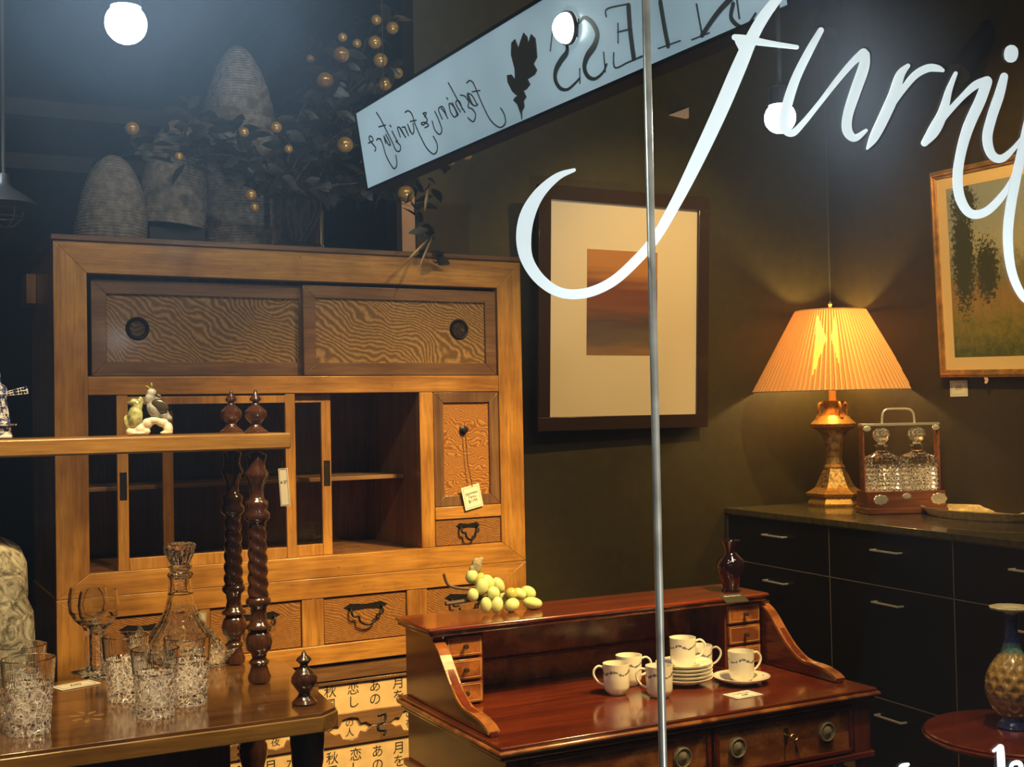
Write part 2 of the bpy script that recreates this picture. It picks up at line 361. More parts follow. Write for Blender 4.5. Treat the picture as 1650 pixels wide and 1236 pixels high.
# pale pillar seen in the gap beside the partition
p0 = ony(646, 360, YW+.012)
struct('trim_5', MB().box(p0.x, XL-.001, YW+.012, YW+.1, 0, 2.16), plain('pale_plaster', (.55, .36, .26), .8, var=.1, bscale=6))
struct('trim_6', MB().box(p0.x-.02, p0.x-.001, YW+.0, YW+.1, 0, 2.25), plain('dark_post', (.008, .007, .006), .7))
# far beams in the shop behind
for i, (y, z) in enumerate(((6.2, 2.92), (6.6, 2.74))):
    struct('trim_%d' % (i+7), MB().box(-3.5, 2.6, y, y+.1, z-.04, z+.04), plain('ceiling_beam', (.12, .12, .12), .5))

# window: two panes and the bright steel joint between them
P_ = ony(1054.5, 618, YG)
film = panemat('window_glass', film=.0065, gloss=.2)  # faint film added to show lamp halos and haze on the glass
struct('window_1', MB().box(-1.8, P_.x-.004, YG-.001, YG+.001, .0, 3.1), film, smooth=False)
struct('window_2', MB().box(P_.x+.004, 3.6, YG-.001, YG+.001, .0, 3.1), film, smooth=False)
struct('trim_1', MB().lathe([(.0, 0), (.0040, 0), (.0040, 3.1), (0, 3.1)], (P_.x, YG, 0), 12), M_STEEL)

# ------------------------------------------------------------------ lettering on the window
M_VINYL = plain('white_vinyl', (.9, .92, .92), .6)
LAY = [0]
def G(a, b, t): p = ony(a, b, YG+.0011+LAY[0]*.00004); return (p.x, p.y+t, p.z)
let = thing('window_lettering', 'large white flowing script letters stuck on the shop window glass', 'lettering', (0, 0, 0))
z5 = lambda x, y, w: (1240+x/2.473, y/2.473, w/2.473)
def letter(name, *strokes):
    mb = MB()
    for s in strokes: ribbon(mb, s, G, .0003); LAY[0] = (LAY[0]+1) % 12
    return mb.build('letter_'+name, M_VINYL, let, smooth=False)
letter('f', [(925,274,3),(898,285,6),(869,312,9),(850,347,12),(844,385,12),(850,420,10),(872,452,9),(905,472,8),(945,472,8),(985,455,8),(1020,425,8),(1055,385,8),
             (1090,325,9),(1125,255,11),(1160,180,12),(1190,110,12),(1212,60,10),(1232,25,9),(1262,-14,7)],
            [(1184,60,5),(1205,64,7),(1240,70,5),(1284,76,3.5)], [(1190,66,6),(1198,78,8),(1196,92,5)])
letter('u', [z5(*p) for p in ((205,120,12),(160,200,16),(110,300,18),(78,390,20),(62,460,20),(60,510,18),(90,530,15),(130,495,12),(200,410,10),(270,320,12),(330,250,14),(375,210,18))],
            [z5(*p) for p in ((382,218,18),(375,270,22),(340,370,22),(312,460,20),(310,520,20),(340,550,15),(385,520,7))])
letter('r', [z5(*p) for p in ((552,262,9),(520,300,18),(495,380,22),(450,480,22),(415,550,18),(390,592,5))],
            [z5(*p) for p in ((488,425,8),(530,360,12),(580,300,15),(630,272,16),(668,272,14),(690,280,8))])
letter('n', [z5(*p) for p in ((742,292,8),(715,360,13),(690,450,20),(655,520,24),(618,570,14))],
            [z5(*p) for p in ((655,520,12),(710,450,12),(770,385,12),(820,340,16),(868,320,17))],
            [z5(*p) for p in ((868,325,20),(840,400,22),(795,500,22),(765,600,20),(750,700,20),(760,790,20),(800,850,18),(860,845,17),(920,790,15),(965,720,10),(990,650,8))])
letter('i', [z5(*p) for p in ((935,305,16),(915,380,20),(885,470,20),(868,550,20),(885,615,18),(925,632,16),(975,590,10),(1030,520,7))],
            [z5(*p) for p in ((962,222,28),(964,206,28))])
letter('t', [z5(*p) for p in ((1045,420,16),(1010,580,18),(985,700,19),(960,830,20),(950,950,20),(965,1080,18),(1010,1180,16),(1080,1230,14))])
letter('l', [(1612,1205,6),(1613,1222,6.5),(1614,1250,6.5)], [(1601,1210,2.5),(1610,1204,3.5)])
letter('a', [(1628,1238,3),(1632,1231,3.5),(1640,1229,4),(1645,1234,4),(1645,1250,4)])
letter('h', [(1463,1232,3),(1452,1238,5),(1452,1260,5)])

# ------------------------------------------------------------------ reflection of a street sign, built as a glowing box inside (lettering reads reversed)
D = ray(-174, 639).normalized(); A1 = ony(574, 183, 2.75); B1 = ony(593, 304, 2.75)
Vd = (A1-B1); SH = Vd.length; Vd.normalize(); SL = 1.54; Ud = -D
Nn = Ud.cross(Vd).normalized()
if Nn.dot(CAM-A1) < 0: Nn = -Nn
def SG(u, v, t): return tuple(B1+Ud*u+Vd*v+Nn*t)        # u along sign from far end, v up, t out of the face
sign = thing('reflected_sign', 'long pale reflection of a street sign, built as a glowing box with reversed script, leaf emblem and capitals', 'sign')
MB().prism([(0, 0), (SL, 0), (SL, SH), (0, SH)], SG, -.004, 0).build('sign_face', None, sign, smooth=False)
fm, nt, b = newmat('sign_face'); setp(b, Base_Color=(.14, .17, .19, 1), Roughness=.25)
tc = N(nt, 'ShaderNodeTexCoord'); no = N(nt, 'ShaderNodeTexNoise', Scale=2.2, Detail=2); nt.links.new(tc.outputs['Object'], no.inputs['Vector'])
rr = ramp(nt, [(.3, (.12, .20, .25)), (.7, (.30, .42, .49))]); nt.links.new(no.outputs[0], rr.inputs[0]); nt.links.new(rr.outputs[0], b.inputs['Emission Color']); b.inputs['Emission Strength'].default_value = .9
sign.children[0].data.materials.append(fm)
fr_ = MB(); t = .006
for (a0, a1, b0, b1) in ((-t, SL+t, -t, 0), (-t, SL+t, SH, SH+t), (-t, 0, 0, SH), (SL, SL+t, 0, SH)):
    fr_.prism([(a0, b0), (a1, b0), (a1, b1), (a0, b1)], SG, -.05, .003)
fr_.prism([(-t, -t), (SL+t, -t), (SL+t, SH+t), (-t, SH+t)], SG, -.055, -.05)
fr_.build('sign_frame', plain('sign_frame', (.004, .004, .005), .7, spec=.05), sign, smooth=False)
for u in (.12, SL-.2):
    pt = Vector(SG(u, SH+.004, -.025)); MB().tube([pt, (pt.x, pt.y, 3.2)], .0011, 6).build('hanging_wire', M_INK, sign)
def s_uv(px, py):             # photo pixel -> (u, v) on the sign face
    p = onplane(px, py, B1, Nn)-B1; return (p.dot(Ud), p.dot(Vd))
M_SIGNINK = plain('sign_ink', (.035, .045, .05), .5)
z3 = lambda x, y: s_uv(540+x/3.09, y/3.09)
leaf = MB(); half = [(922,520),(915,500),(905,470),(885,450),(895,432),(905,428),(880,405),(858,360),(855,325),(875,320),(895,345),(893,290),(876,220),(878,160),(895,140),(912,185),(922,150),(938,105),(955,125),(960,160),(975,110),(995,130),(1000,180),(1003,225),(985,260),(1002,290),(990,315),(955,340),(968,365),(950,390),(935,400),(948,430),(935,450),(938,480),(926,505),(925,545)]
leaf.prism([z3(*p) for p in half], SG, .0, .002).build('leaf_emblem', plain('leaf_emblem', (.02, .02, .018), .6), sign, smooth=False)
def sstroke(mb, pts, wpx, th=.0015):
    out = []
    for p in pts:
        a, b_ = z3(p[0], p[1]); w = (p[2] if len(p) > 2 else wpx)
        k = onplane(540+p[0]/3.09, p[1]/3.09, B1, Nn); sc_ = (k-CAM).length/FPX
        out.append((a, b_, w*sc_/3.09))
    ribbon(mb, out, SG, th, 6)
def sl(name, *strokes, w=5):
    mb = MB()
    for s in strokes: sstroke(mb, s, w)
    mb.build('letter_'+name, M_SIGNINK, sign, smooth=False)
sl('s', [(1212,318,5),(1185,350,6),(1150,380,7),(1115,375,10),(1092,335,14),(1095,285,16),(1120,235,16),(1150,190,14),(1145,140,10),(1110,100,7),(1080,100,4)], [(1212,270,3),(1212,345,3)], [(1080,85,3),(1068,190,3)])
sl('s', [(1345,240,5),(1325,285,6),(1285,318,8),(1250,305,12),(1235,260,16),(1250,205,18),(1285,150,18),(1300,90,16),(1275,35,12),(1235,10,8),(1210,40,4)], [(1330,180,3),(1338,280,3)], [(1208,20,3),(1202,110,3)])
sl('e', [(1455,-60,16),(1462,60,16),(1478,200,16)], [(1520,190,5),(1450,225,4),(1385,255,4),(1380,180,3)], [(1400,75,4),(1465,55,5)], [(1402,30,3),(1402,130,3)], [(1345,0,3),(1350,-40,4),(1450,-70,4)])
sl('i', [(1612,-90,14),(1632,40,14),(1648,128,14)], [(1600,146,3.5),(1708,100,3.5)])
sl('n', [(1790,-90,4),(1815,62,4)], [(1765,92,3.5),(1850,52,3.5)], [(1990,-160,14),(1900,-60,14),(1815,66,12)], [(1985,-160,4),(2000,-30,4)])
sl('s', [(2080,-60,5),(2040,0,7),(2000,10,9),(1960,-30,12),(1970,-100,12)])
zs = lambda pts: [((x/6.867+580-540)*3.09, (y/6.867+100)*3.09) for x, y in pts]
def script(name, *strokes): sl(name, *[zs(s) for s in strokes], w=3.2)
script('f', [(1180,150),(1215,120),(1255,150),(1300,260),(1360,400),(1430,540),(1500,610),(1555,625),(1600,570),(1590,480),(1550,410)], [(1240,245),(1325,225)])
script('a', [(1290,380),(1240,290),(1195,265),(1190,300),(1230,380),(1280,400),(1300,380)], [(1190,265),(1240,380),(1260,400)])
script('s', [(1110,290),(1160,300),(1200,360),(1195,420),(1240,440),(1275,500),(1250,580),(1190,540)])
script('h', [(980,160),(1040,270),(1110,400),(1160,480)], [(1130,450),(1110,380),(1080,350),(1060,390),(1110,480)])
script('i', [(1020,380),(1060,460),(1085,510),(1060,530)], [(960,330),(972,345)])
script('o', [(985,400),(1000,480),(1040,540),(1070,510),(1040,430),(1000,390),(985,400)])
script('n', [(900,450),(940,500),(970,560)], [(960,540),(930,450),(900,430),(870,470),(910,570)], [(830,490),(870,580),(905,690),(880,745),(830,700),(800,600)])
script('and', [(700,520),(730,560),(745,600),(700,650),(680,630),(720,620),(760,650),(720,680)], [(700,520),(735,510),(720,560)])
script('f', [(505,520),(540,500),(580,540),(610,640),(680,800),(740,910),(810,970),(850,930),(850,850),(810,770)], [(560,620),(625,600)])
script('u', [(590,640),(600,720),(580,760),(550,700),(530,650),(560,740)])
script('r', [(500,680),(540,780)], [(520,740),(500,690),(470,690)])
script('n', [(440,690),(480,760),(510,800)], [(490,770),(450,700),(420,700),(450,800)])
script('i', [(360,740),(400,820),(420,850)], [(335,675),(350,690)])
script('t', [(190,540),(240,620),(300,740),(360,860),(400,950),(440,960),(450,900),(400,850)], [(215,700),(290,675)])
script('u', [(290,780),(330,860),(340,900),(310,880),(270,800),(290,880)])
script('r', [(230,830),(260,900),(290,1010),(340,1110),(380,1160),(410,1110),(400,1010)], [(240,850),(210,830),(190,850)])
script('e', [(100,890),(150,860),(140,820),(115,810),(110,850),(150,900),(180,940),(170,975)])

# ------------------------------------------------------------------ spot lamps in the window head
def bulb(label, px, py, dia_px, Y, col, energy, halo):
    p = ony(px, py, Y); dist = (p-CAM).dot(fw); r = dia_px/2*dist/FPX
    t = thing('window_spotlight', label, 'spotlight', tuple(p), group='round glowing window spotlights')
    MB().ell((0, 0, 0), r, n=24).build('bulb', emis('bulb_glow', col, 45), t)
    MB().lathe([(0, r*.8), (r*.75, r*.8), (r*.7, r*1.9), (r*.25, r*2.1), (0, r*2.1)], n=20).build('lamp_holder', M_IRON, t)
    MB().tube([(0, 0, r*2), (0, 0, 3.18-p.z)], .003, 6).build('stem', M_INK, t)
    l = bpy.data.lights.new('spotlight_beam', 'SPOT'); l.energy = energy; l.color = col; l.shadow_soft_size = r*.4; l.spot_size = radians(172); l.spot_blend = .5
    o = bpy.data.objects.new('spotlight_beam', l); COL.objects.link(o); o.parent = t; o.location = (0, -r*1.5, 0)
    o.rotation_euler = Vector((0, -1, -.25)).to_track_quat('-Z', 'Y').to_euler()
    return t
bulb('round cold-white spotlight glowing above the woven domes', 203, 38, 66, 1.16, (.60, .80, 1), 15, 1)
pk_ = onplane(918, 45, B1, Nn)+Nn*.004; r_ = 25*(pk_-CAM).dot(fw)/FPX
t = thing('window_spotlight', 'round white spotlight glowing in front of the reflected sign', 'spotlight', tuple(pk_), group='round glowing window spotlights')
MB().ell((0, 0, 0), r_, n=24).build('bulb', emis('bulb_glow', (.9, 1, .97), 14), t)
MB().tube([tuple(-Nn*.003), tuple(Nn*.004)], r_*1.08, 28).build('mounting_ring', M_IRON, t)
bulb('round white spotlight glowing behind the script letter u', 1257, 190, 50, 1.13, (.80, .90, 1), 4, 1)

# ================================================================== TANSU
TA = radians(1.772); TO = (.3251, 3.1199, 0)
tansu = thing('tansu_cabinet', 'honey-brown Japanese kitchen cabinet with burl sliding doors, upper case of the pair', 'cabinet', TO, TA)
base = thing('tansu_chest', 'lower chest of the Japanese cabinet with iron-handled drawers and calligraphy doors', 'chest', TO, TA)
TW = 1.2955; ZB = .972; ZT = 1.8595; DP = .45
def fpart(name, x0, x1, z0, z1, mat, y0=0, y1=.03, parent=None, bevel=.0018, **k):
    return MB().box(x0, x1, y0, y1, z0, z1).build(name, mat, parent or tansu, bevel=bevel, **k)
def mitre(name, poly, mat, par, y0=0, y1=.03, bevel=.0015):
    return MB().prism(poly, lambda a, b, t: (a, t, b), y0, y1).build(name, mat, par, bevel=bevel)
SW = .078                                        # stile width
# carcass: sides, back, floor, top
cc = MB(); cc.box(0.004, .022, .031, DP, ZB, ZT-.02); cc.box(TW-.022, TW-.004, .031, DP, ZB, ZT-.02)
cc.box(.004, TW-.004, .031, DP, ZT-.03, ZT-.012); cc.build('carcass', M_FRAMEZ, tansu)
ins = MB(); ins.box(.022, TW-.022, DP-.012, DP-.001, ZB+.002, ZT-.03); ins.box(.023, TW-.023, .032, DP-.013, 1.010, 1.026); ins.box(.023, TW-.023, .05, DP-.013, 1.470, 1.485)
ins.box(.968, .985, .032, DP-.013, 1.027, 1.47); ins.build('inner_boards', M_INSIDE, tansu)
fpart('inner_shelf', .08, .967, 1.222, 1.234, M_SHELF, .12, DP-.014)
fpart('top_moulding', -.006, TW+.006, ZT-.013, ZT, M_DOORX, -.008, DP)
fpart('side_cleat', -.022, .003, 1.72, 1.80, M_FRAMEZ, .34, DP)
z1, z0 = ZT-.014, 1.7673
mitre('top_rail', [(0, z1), (TW, z1), (TW-SW, z0), (SW, z0)], M_FRAMEX, tansu)
mitre('stile', [(0, ZT-.014), (SW, z0), (SW, 1.030), (0, ZB)], M_FRAMEZ, tansu)
mitre('stile', [(TW, ZT-.014), (TW-SW, z0), (TW-SW, 1.030), (TW, ZB)], M_FRAMEZ, tansu)
mitre('bottom_rail', [(0, ZB), (TW, ZB), (TW-SW, 1.030), (SW, 1.030)], M_FRAMEX, tansu)
fpart('middle_rail', SW, TW-SW, 1.4664, 1.5125, M_FRAMEX, .001, .03)
fpart('partition_post', .966, 1.008, 1.030, 1.466, M_FRAMEZ, .002, .03)
def framed(name, x0, x1, z0, z1, fwid, y, mf, mfz, mpanel, par=None, th=.02, rails=None):
    d = MB()
    mitre_ = lambda poly: d.prism(poly, lambda a, b, t: (a, t, b), y, y+th)
    root = None
    mitre_([(x0, z1), (x1, z1), (x1-fwid, z1-fwid), (x0+fwid, z1-fwid)]); mitre_([(x0, z0), (x1, z0), (x1-fwid, z0+fwid), (x0+fwid, z0+fwid)])
    mitre_([(x0, z0), (x0, z1), (x0+fwid, z1-fwid), (x0+fwid, z0+fwid)]); mitre_([(x1, z0), (x1, z1), (x1-fwid, z1-fwid), (x1-fwid, z0+fwid)])
    root = d.build(name, mf, par or tansu, bevel=.0015)
    MB().box(x0+fwid-.002, x1-fwid+.002, y+.008, y+th-.004, z0+fwid-.002, z1-fwid+.002).build('panel', mpanel, root)
    return root
ld = framed('sliding_door', .092, .665, 1.5145, 1.757, .036, .028, M_DOORX, M_DOORZ, M_BURL)
rd = framed('sliding_door', .632, 1.213, 1.5145, 1.757, .034, .004, M_DOORX, M_DOORZ, M_BURL)
fpart('door_track', SW, TW-SW, 1.5125, 1.5145, M_INK, .003, .06)
def pull(par, x, z, y):
    MB().lathe([(0, .0), (.019, .0), (.021, .003), (.026, .006), (.029, .003), (.030, 0), (.028, -.001), (0, -.001)], n=32, sx=1).build('round_pull', M_IRON, par, rot=(pi/2, 0, 0), loc=(x, y, z))
pull(ld, .205, 1.635, .036); pull(rd, 1.098, 1.6455, .012)
# glass sliding doors
M_PANE = panemat('cabinet_glass', tint=(.86, .84, .76), gloss=.8)
def gdoor(x0, x1, y, z0=1.030, z1=1.4655):
    w = .027; d = MB(); d.box(x0, x0+w, y, y+.016, z0, z1); d.box(x1-w, x1, y, y+.016, z0, z1); d.box(x0+w, x1-w, y, y+.016, z1-.024, z1-.004); d.box(x0+w, x1-w, y, y+.016, z0, z0+.030)
    g = d.build('glass_door', M_FRAMEZ, tansu, bevel=.0015)
    MB().box(x0+w-.002, x1-w+.002, y+.006, y+.009, z0+.028, z1-.022).build('pane', M_PANE, g, smooth=False)
    return g
ga = gdoor(.146, .605, .004); gb = gdoor(.262, .713, .028)
def fpull(par, x, z, y):
    m_ = MB(); m_.box(x-.0085, x-.0055, y-.002, y, z-.033, z+.033); m_.box(x+.0055, x+.0085, y-.002, y, z-.033, z+.033); m_.box(x-.0085, x+.0085, y-.002, y, z+.030, z+.034); m_.box(x-.0085, x+.0085, y-.002, y, z-.034, z-.030); m_.box(x-.006, x+.006, y-.0008, y, z-.03, z+.03)
    m_.build('flush_pull', M_IRON, par, bevel=.0008)
fpull(ga, .160, 1.240, .004); fpull(gb, .7, 1.250, .028)
# cupboard door and small drawer on the right
cdoor = framed('cupboard_door', 1.010, 1.2165, 1.1425, 1.4655, .030, .004, M_DOORZ, M_DOORZ, M_BURL2)
kn = MB().lathe([(0, .0), (.012, .0), (.013, .003), (.006, .006), (.006, .012), (.009, .016), (0, .018)], n=20).build('keyhole_knob', M_IRON, cdoor, rot=(pi/2, 0, 0), loc=(1.105, .012, 1.358))
fpart('lower_rail', 1.009, TW-SW, 1.106, 1.141, M_FRAMEX, .001, .03)
def bail(par, x, z, y, w=.05, s=1):
    b_ = MB(); b_.prism([(x-w*s, z+.010*s), (x-w*.7*s, z+.019*s), (x, z+.015*s), (x+w*.7*s, z+.019*s), (x+w*s, z+.010*s), (x+w*.7*s, z+.001*s), (x, z+.004*s), (x-w*.7*s, z+.001*s)], lambda a, b, t: (a, t, b), y-.0015, y)
    b_.build('back_plate', M_IRON, par)
    pts = [(x-w*.72*s, y-.002, z+.008*s), (x-w*.72*s, y-.012, z+.004*s), (x-w*.66*s, y-.015, z-.010*s), (x-w*.42*s, y-.016, z-.012*s), (x-w*.34*s, y-.017, z-.026*s), (x, y-.017, z-.034*s), (x+w*.34*s, y-.017, z-.026*s), (x+w*.42*s, y-.016, z-.012*s), (x+w*.66*s, y-.015, z-.010*s), (x+w*.72*s, y-.012, z+.004*s), (x+w*.72*s, y-.002, z+.008*s)]
    MB().tube(spline(pts, 5), .0032, 8).build('bail_handle', M_IRON, par)
sd = fpart('drawer', 1.011, 1.2165, 1.0315, 1.105, M_BURL3, .006, .03); bail(sd, 1.112, 1.076, .006, .042, .9)

# lower chest
zA, zR1, zR2, zR3 = ZB-.001, .918, .7912, .741
bc = MB(); bc.box(.0, .02, .031, DP, 0, zA); bc.box(TW-.02, TW, .031, DP, 0, zA); bc.box(.02, TW-.02, DP-.02, DP, .02, zA); bc.box(.02, TW-.02, .031, DP-.02, .70, .72); bc.box(.02, TW-.02, .031, DP-.02, zA-.02, zA-.002); bc.build('carcass', M_FRAMEZ, base)
def bp(name, x0, x1, z0, z1, mat, y0=0, y1=.03): return MB().box(x0, x1, y0, y1, z0, z1).build(name, mat, base, bevel=.0018)
mitre('top_rail', [(0, zA), (TW, zA), (TW-SW, zR1), (SW, zR1)], M_FRAMEX, base)
mitre('stile', [(0, zA), (SW, zR1), (SW, 0), (0, 0)], M_FRAMEZ, base); mitre('stile', [(TW, zA), (TW-SW, zR1), (TW-SW, 0), (TW, 0)], M_FRAMEZ, base)
bp('middle_rail', SW, TW-SW, zR3, zR2, M_FRAMEX, .001); bp('lower_rail', SW, TW-SW, .692, .733, M_DOORX, .012)
bp('plinth', SW, TW-SW, .0, .06, M_FRAMEX, .004)
for x0, x1 in ((.343, .371), (.615, .676), (.918, .979)): bp('drawer_post', x0, x1, zR2, zR1, M_FRAMEZ, .002)
for x0, x1 in ((SW+.002, .341), (.373, .613), (.678, .916), (.981, TW-SW-.002)):
    d = bp('drawer', x0, x1, zR2+.002, zR1-.002, M_BURL3, .007); bail(d, (x0+x1)/2, .874, .007, .058, 1.1)
M_CALPAPER = plain('aged_calligraphy_paper', (.62, .44, .22), .8, var=.12, bscale=30)
CH = ['御子の名乗', 'あの人より', '春の夜長く', '秋風そよぎ', '子の名残り', '花の色は', '月をおもふ', '山里の雪', '恋しきかな', '松の声する', '名にし負は', '水の流れて']
for di, (x0, x1, y) in enumerate(((.08, .66, .030), (.64, 1.2165, .014))):
    # one boxed sliding door of papered panels, split by a cut-out board
    fr2 = MB(); fr2.box(x0, x0+.022, y, y+.016, .064, .688); fr2.box(x1-.022, x1, y, y+.016, .064, .688); fr2.box(x0, x1, y, y+.016, .680, .688)
    cut = [(.514, .600)]
    dr = fr2.build('calligraphy_door', M_DOORX, base, bevel=.001)
    MB().box(x0+.02, x1-.02, y+.008, y+.013, .066, .684).build('calligraphy_paper', M_CALPAPER, dr)
    for (c0, c1) in ((.514, .600), (.29, .375)):
        bd = MB(); xa, xb = x0+.022, x1-.022; n_ = 3; step = (xb-xa)/n_; cz = (c0+c1)/2
        fY = lambda a, b, t: (a, t, b)
        for k in range(n_):
            xm = xa+step*(k+.5); L = xa+step*k; Rr_ = L+step
            hole = [(xm-.062, cz), (xm-.045, cz+.012), (xm-.030, cz+.010), (xm-.022, cz+.026), (xm, cz+.030), (xm+.022, cz+.026), (xm+.030, cz+.010), (xm+.045, cz+.012), (xm+.062, cz)]
            bd.prism([(L, c1), (L, cz)]+hole+[(Rr_, cz), (Rr_, c1)], fY, y, y+.007)
            bd.prism([(L, c0), (L, cz)]+[(a, 2*cz-b) for a, b in hole]+[(Rr_, cz), (Rr_, c0)], fY, y, y+.007)
        bd.build('cut_out_board', M_DOORX, dr, bevel=.0012)
    ci = di*3
    for (zt, zb_) in ((.680, .604), (.510, .380), (.285, .07)):
        for k in range(8):
            xx = x0+.06+k*.0655; rows = max(1, int((zt-zb_)/.036)); s_ = CH[(ci+k*5) % len(CH)]
            body = '\n'.join(s_[:rows]); 
            textmesh(body, .036, dr, lambda a, b, t: (a, y+.0078-t, b), M_INK, 'brush_writing', cx=xx+random.uniform(-.005, .005), cy=(zt+zb_)/2, extrude=.0001)
    for k in range(3):
        xa, xb = x0+.022, x1-.022; xm = xa+(xb-xa)/3*(k+.5)
        textmesh('\n'.join(CH[(k+di) % 12][1:3]), .026, dr, lambda a, b, t: (a, y+.0078-t, b), M_INK, 'brush_writing', cx=xm, cy=.557, extrude=.0001)
        sc2 = MB(); xs = xm-.085
        if k: sc2.tube(spline([(xs-.012, y-.001, .583), (xs+.008, y-.001, .585), (xs+.006, y-.001, .565), (xs-.010, y-.001, .560), (xs-.012, y-.001, .545), (xs+.008, y-.001, .540), (xs+.004, y-.001, .528)], 6), .0035, 6); sc2.build('scroll_ornament', M_INK, dr)
# price tag on the cupboard door
def card(name, label, cat, w, h, loc, rot, lines, mat=M_PAPER, ink=M_INK, group=None, border=True):
    t = thing(name, label, cat, loc); t.rotation_euler = rot
    if group: t['group'] = group
    MB().box(-w/2, w/2, -.0004, .0004, -h/2, h/2).build('card', mat, t)
    f3 = lambda a, b, tt: (a, -.0005-tt, b)
    if border:
        m_ = MB(); e = .08*w
        for q in ((-w/2+e, w/2-e, h/2-e-.0006, h/2-e), (-w/2+e, w/2-e, -h/2+e, -h/2+e+.0006), (-w/2+e, -w/2+e+.0006, -h/2+e, h/2-e), (w/2-e-.0006, w/2-e, -h/2+e, h/2-e)): m_.box(q[0], q[1], -.0008, -.0004, q[2], q[3])
        m_.build('printed_border', ink, t, smooth=False)
    for (s, size, cy) in lines: textmesh(s, size, t, f3, ink, 'writing', cy=cy, extrude=.0001)
    return t
def TW3(x, y, z): c_, s_ = cos(TA), sin(TA); return (TO[0]+x*c_-y*s_, TO[1]+x*s_+y*c_, z)
pt = card('price_tag', 'square ivory price tag hanging by string from the burl cupboard door', 'price tag', .058, .066, TW3(1.1215, -.006, 1.166), (0, radians(-12), TA), (('Japanese', .011, .012), ('Tansu', .011, .001), ('$1195', .012, -.011)))
MB().tube([(.0, -.002, .030), (-.011, .004, .10), (-.0165, .004, .188)], .0011, 5).build('string', M_STRING, pt, rot=(0, radians(12), 0))

# ------------------------------------------------------------------ woven domes on the cabinet
M_WOVEN = plain('coarse_woven_felt', (.19, .165, .14), .95)
nt = M_WOVEN.node_tree; b = nt.nodes['Principled BSDF']
tc = N(nt, 'ShaderNodeTexCoord'); wv = N(nt, 'ShaderNodeTexWave', Scale=38, Distortion=2.5, Detail=2, bands_direction='Z'); nt.links.new(tc.outputs['Object'], wv.inputs[0])
bp_ = N(nt, 'ShaderNodeBump', Strength=.6, Distance=.004); nt.links.new(wv.outputs[1], bp_.inputs['Height']); nt.links.new(bp_.outputs[0], b.inputs['Normal'])
no = N(nt, 'ShaderNodeTexNoise', Scale=60, Detail=4); nt.links.new(tc.outputs['Object'], no.inputs['Vector'])
r_ = ramp(nt, [(.3, (.10, .088, .07)), (.7, (.22, .19, .155))]); nt.links.new(no.outputs[0], r_.inputs[0]); nt.links.new(r_.outputs[0], b.inputs['Base Color'])
def dome(label, xl, yl, zb, w, h, tilt=0, sharp=.5, n=40):
    t = thing('woven_dome', label, 'woven dome', TW3(xl, yl, zb), 0, 'woven domes on the cabinet'); prof = []
    for i in range(n+1):
        u = i/n; rr = (1-u**3.2)**.58*(1-.14*u)
        rib = 1+.012*sin(u*h*2*pi/.012)
        prof.append((w/2*max(rr, 0)*rib if i < n else 0, h*u))
    prof = [(w/2*.9, .004), (w/2, 0)]+prof[1:]
    MB().lathe(prof, n=40, fn=lambda a, z: 1+.012*sin(3*a+z*14)+.008*sin(7*a-z*30)).build('dome_shell', M_WOVEN, t)
    t.rotation_euler = (0, radians(tilt), 0); return t
dome('small squat woven dome at the left end of the cabinet top', .162, .14, ZT+.001, .185, .235, 2)
d2 = dome('medium tilted woven dome between the small one and the tall one', .328, .205, ZT+.062, .19, .30, 5)
dome('tallest woven dome, leaning left of the fruiting branches', .560, .310, ZT+.001, .272, .62, -1)
tag(MB().box(-.075, .075, -.06, .06, 0, .056).build('black_plinth', M_BLACK, None, bevel=.003, loc=TW3(.335, .205, ZT+.001), rot=(0, 0, TA)), 'low black block under the medium woven dome', 'display block')

# ------------------------------------------------------------------ glass vase with fruiting branches
VX, VY = .655, .115
vp = Vector(TW3(VX, VY, ZT)); vz = ZT+.001
vr = .074; vh = zat(316, vp.x, vp.y-vr)-vz
t = thing('glass_vase', 'tall clear glass cylinder vase standing on the cabinet top', 'vase', (vp.x, vp.y, vz))
MB().lathe([(0, 0), (vr, 0), (vr, vh), (vr-.005, vh), (vr-.006, .018), (0, .018)], n=48).build('vase_body', M_GLASS, t)
br = thing('fruiting_branches', 'dark leafy branches with gold baubles arranged in the glass vase', 'branches', (vp.x, vp.y, vz+.02))
M_LEAF = plain('dark_leaf', (.016, .016, .008), .45, var=.5, bscale=25); M_TWIG = plain('dark_twig', (.05, .035, .022), .8, bump=.5)
M_FRUIT = plain('gold_bauble', (.42, .25, .06), .22, .4, coat=.5)
org = Vector(br.location)
def bpnt(px, py, dy): q = ony(px, py, vp.y+dy)-org; return Vector(q)
random.seed(5)
ends = [((600,40),.0),((550,90),-.06),((625,95),-.02),((520,130),.02),((590,160),.05),((445,205),-.08),((385,200),-.1),((295,180),-.12),((270,215),-.05),((290,255),-.1),((360,265),-.14),((410,310),-.1),
        ((555,235),-.08),((640,185),-.02),((720,255),-.06),((690,310),-.09),((655,300),-.03),((215,215),.05),((160,260),.06),((475,180),.1),((500,60),.1),((640,20),.08),((690,420),-.12)]
leafpts = []
sb = MB()
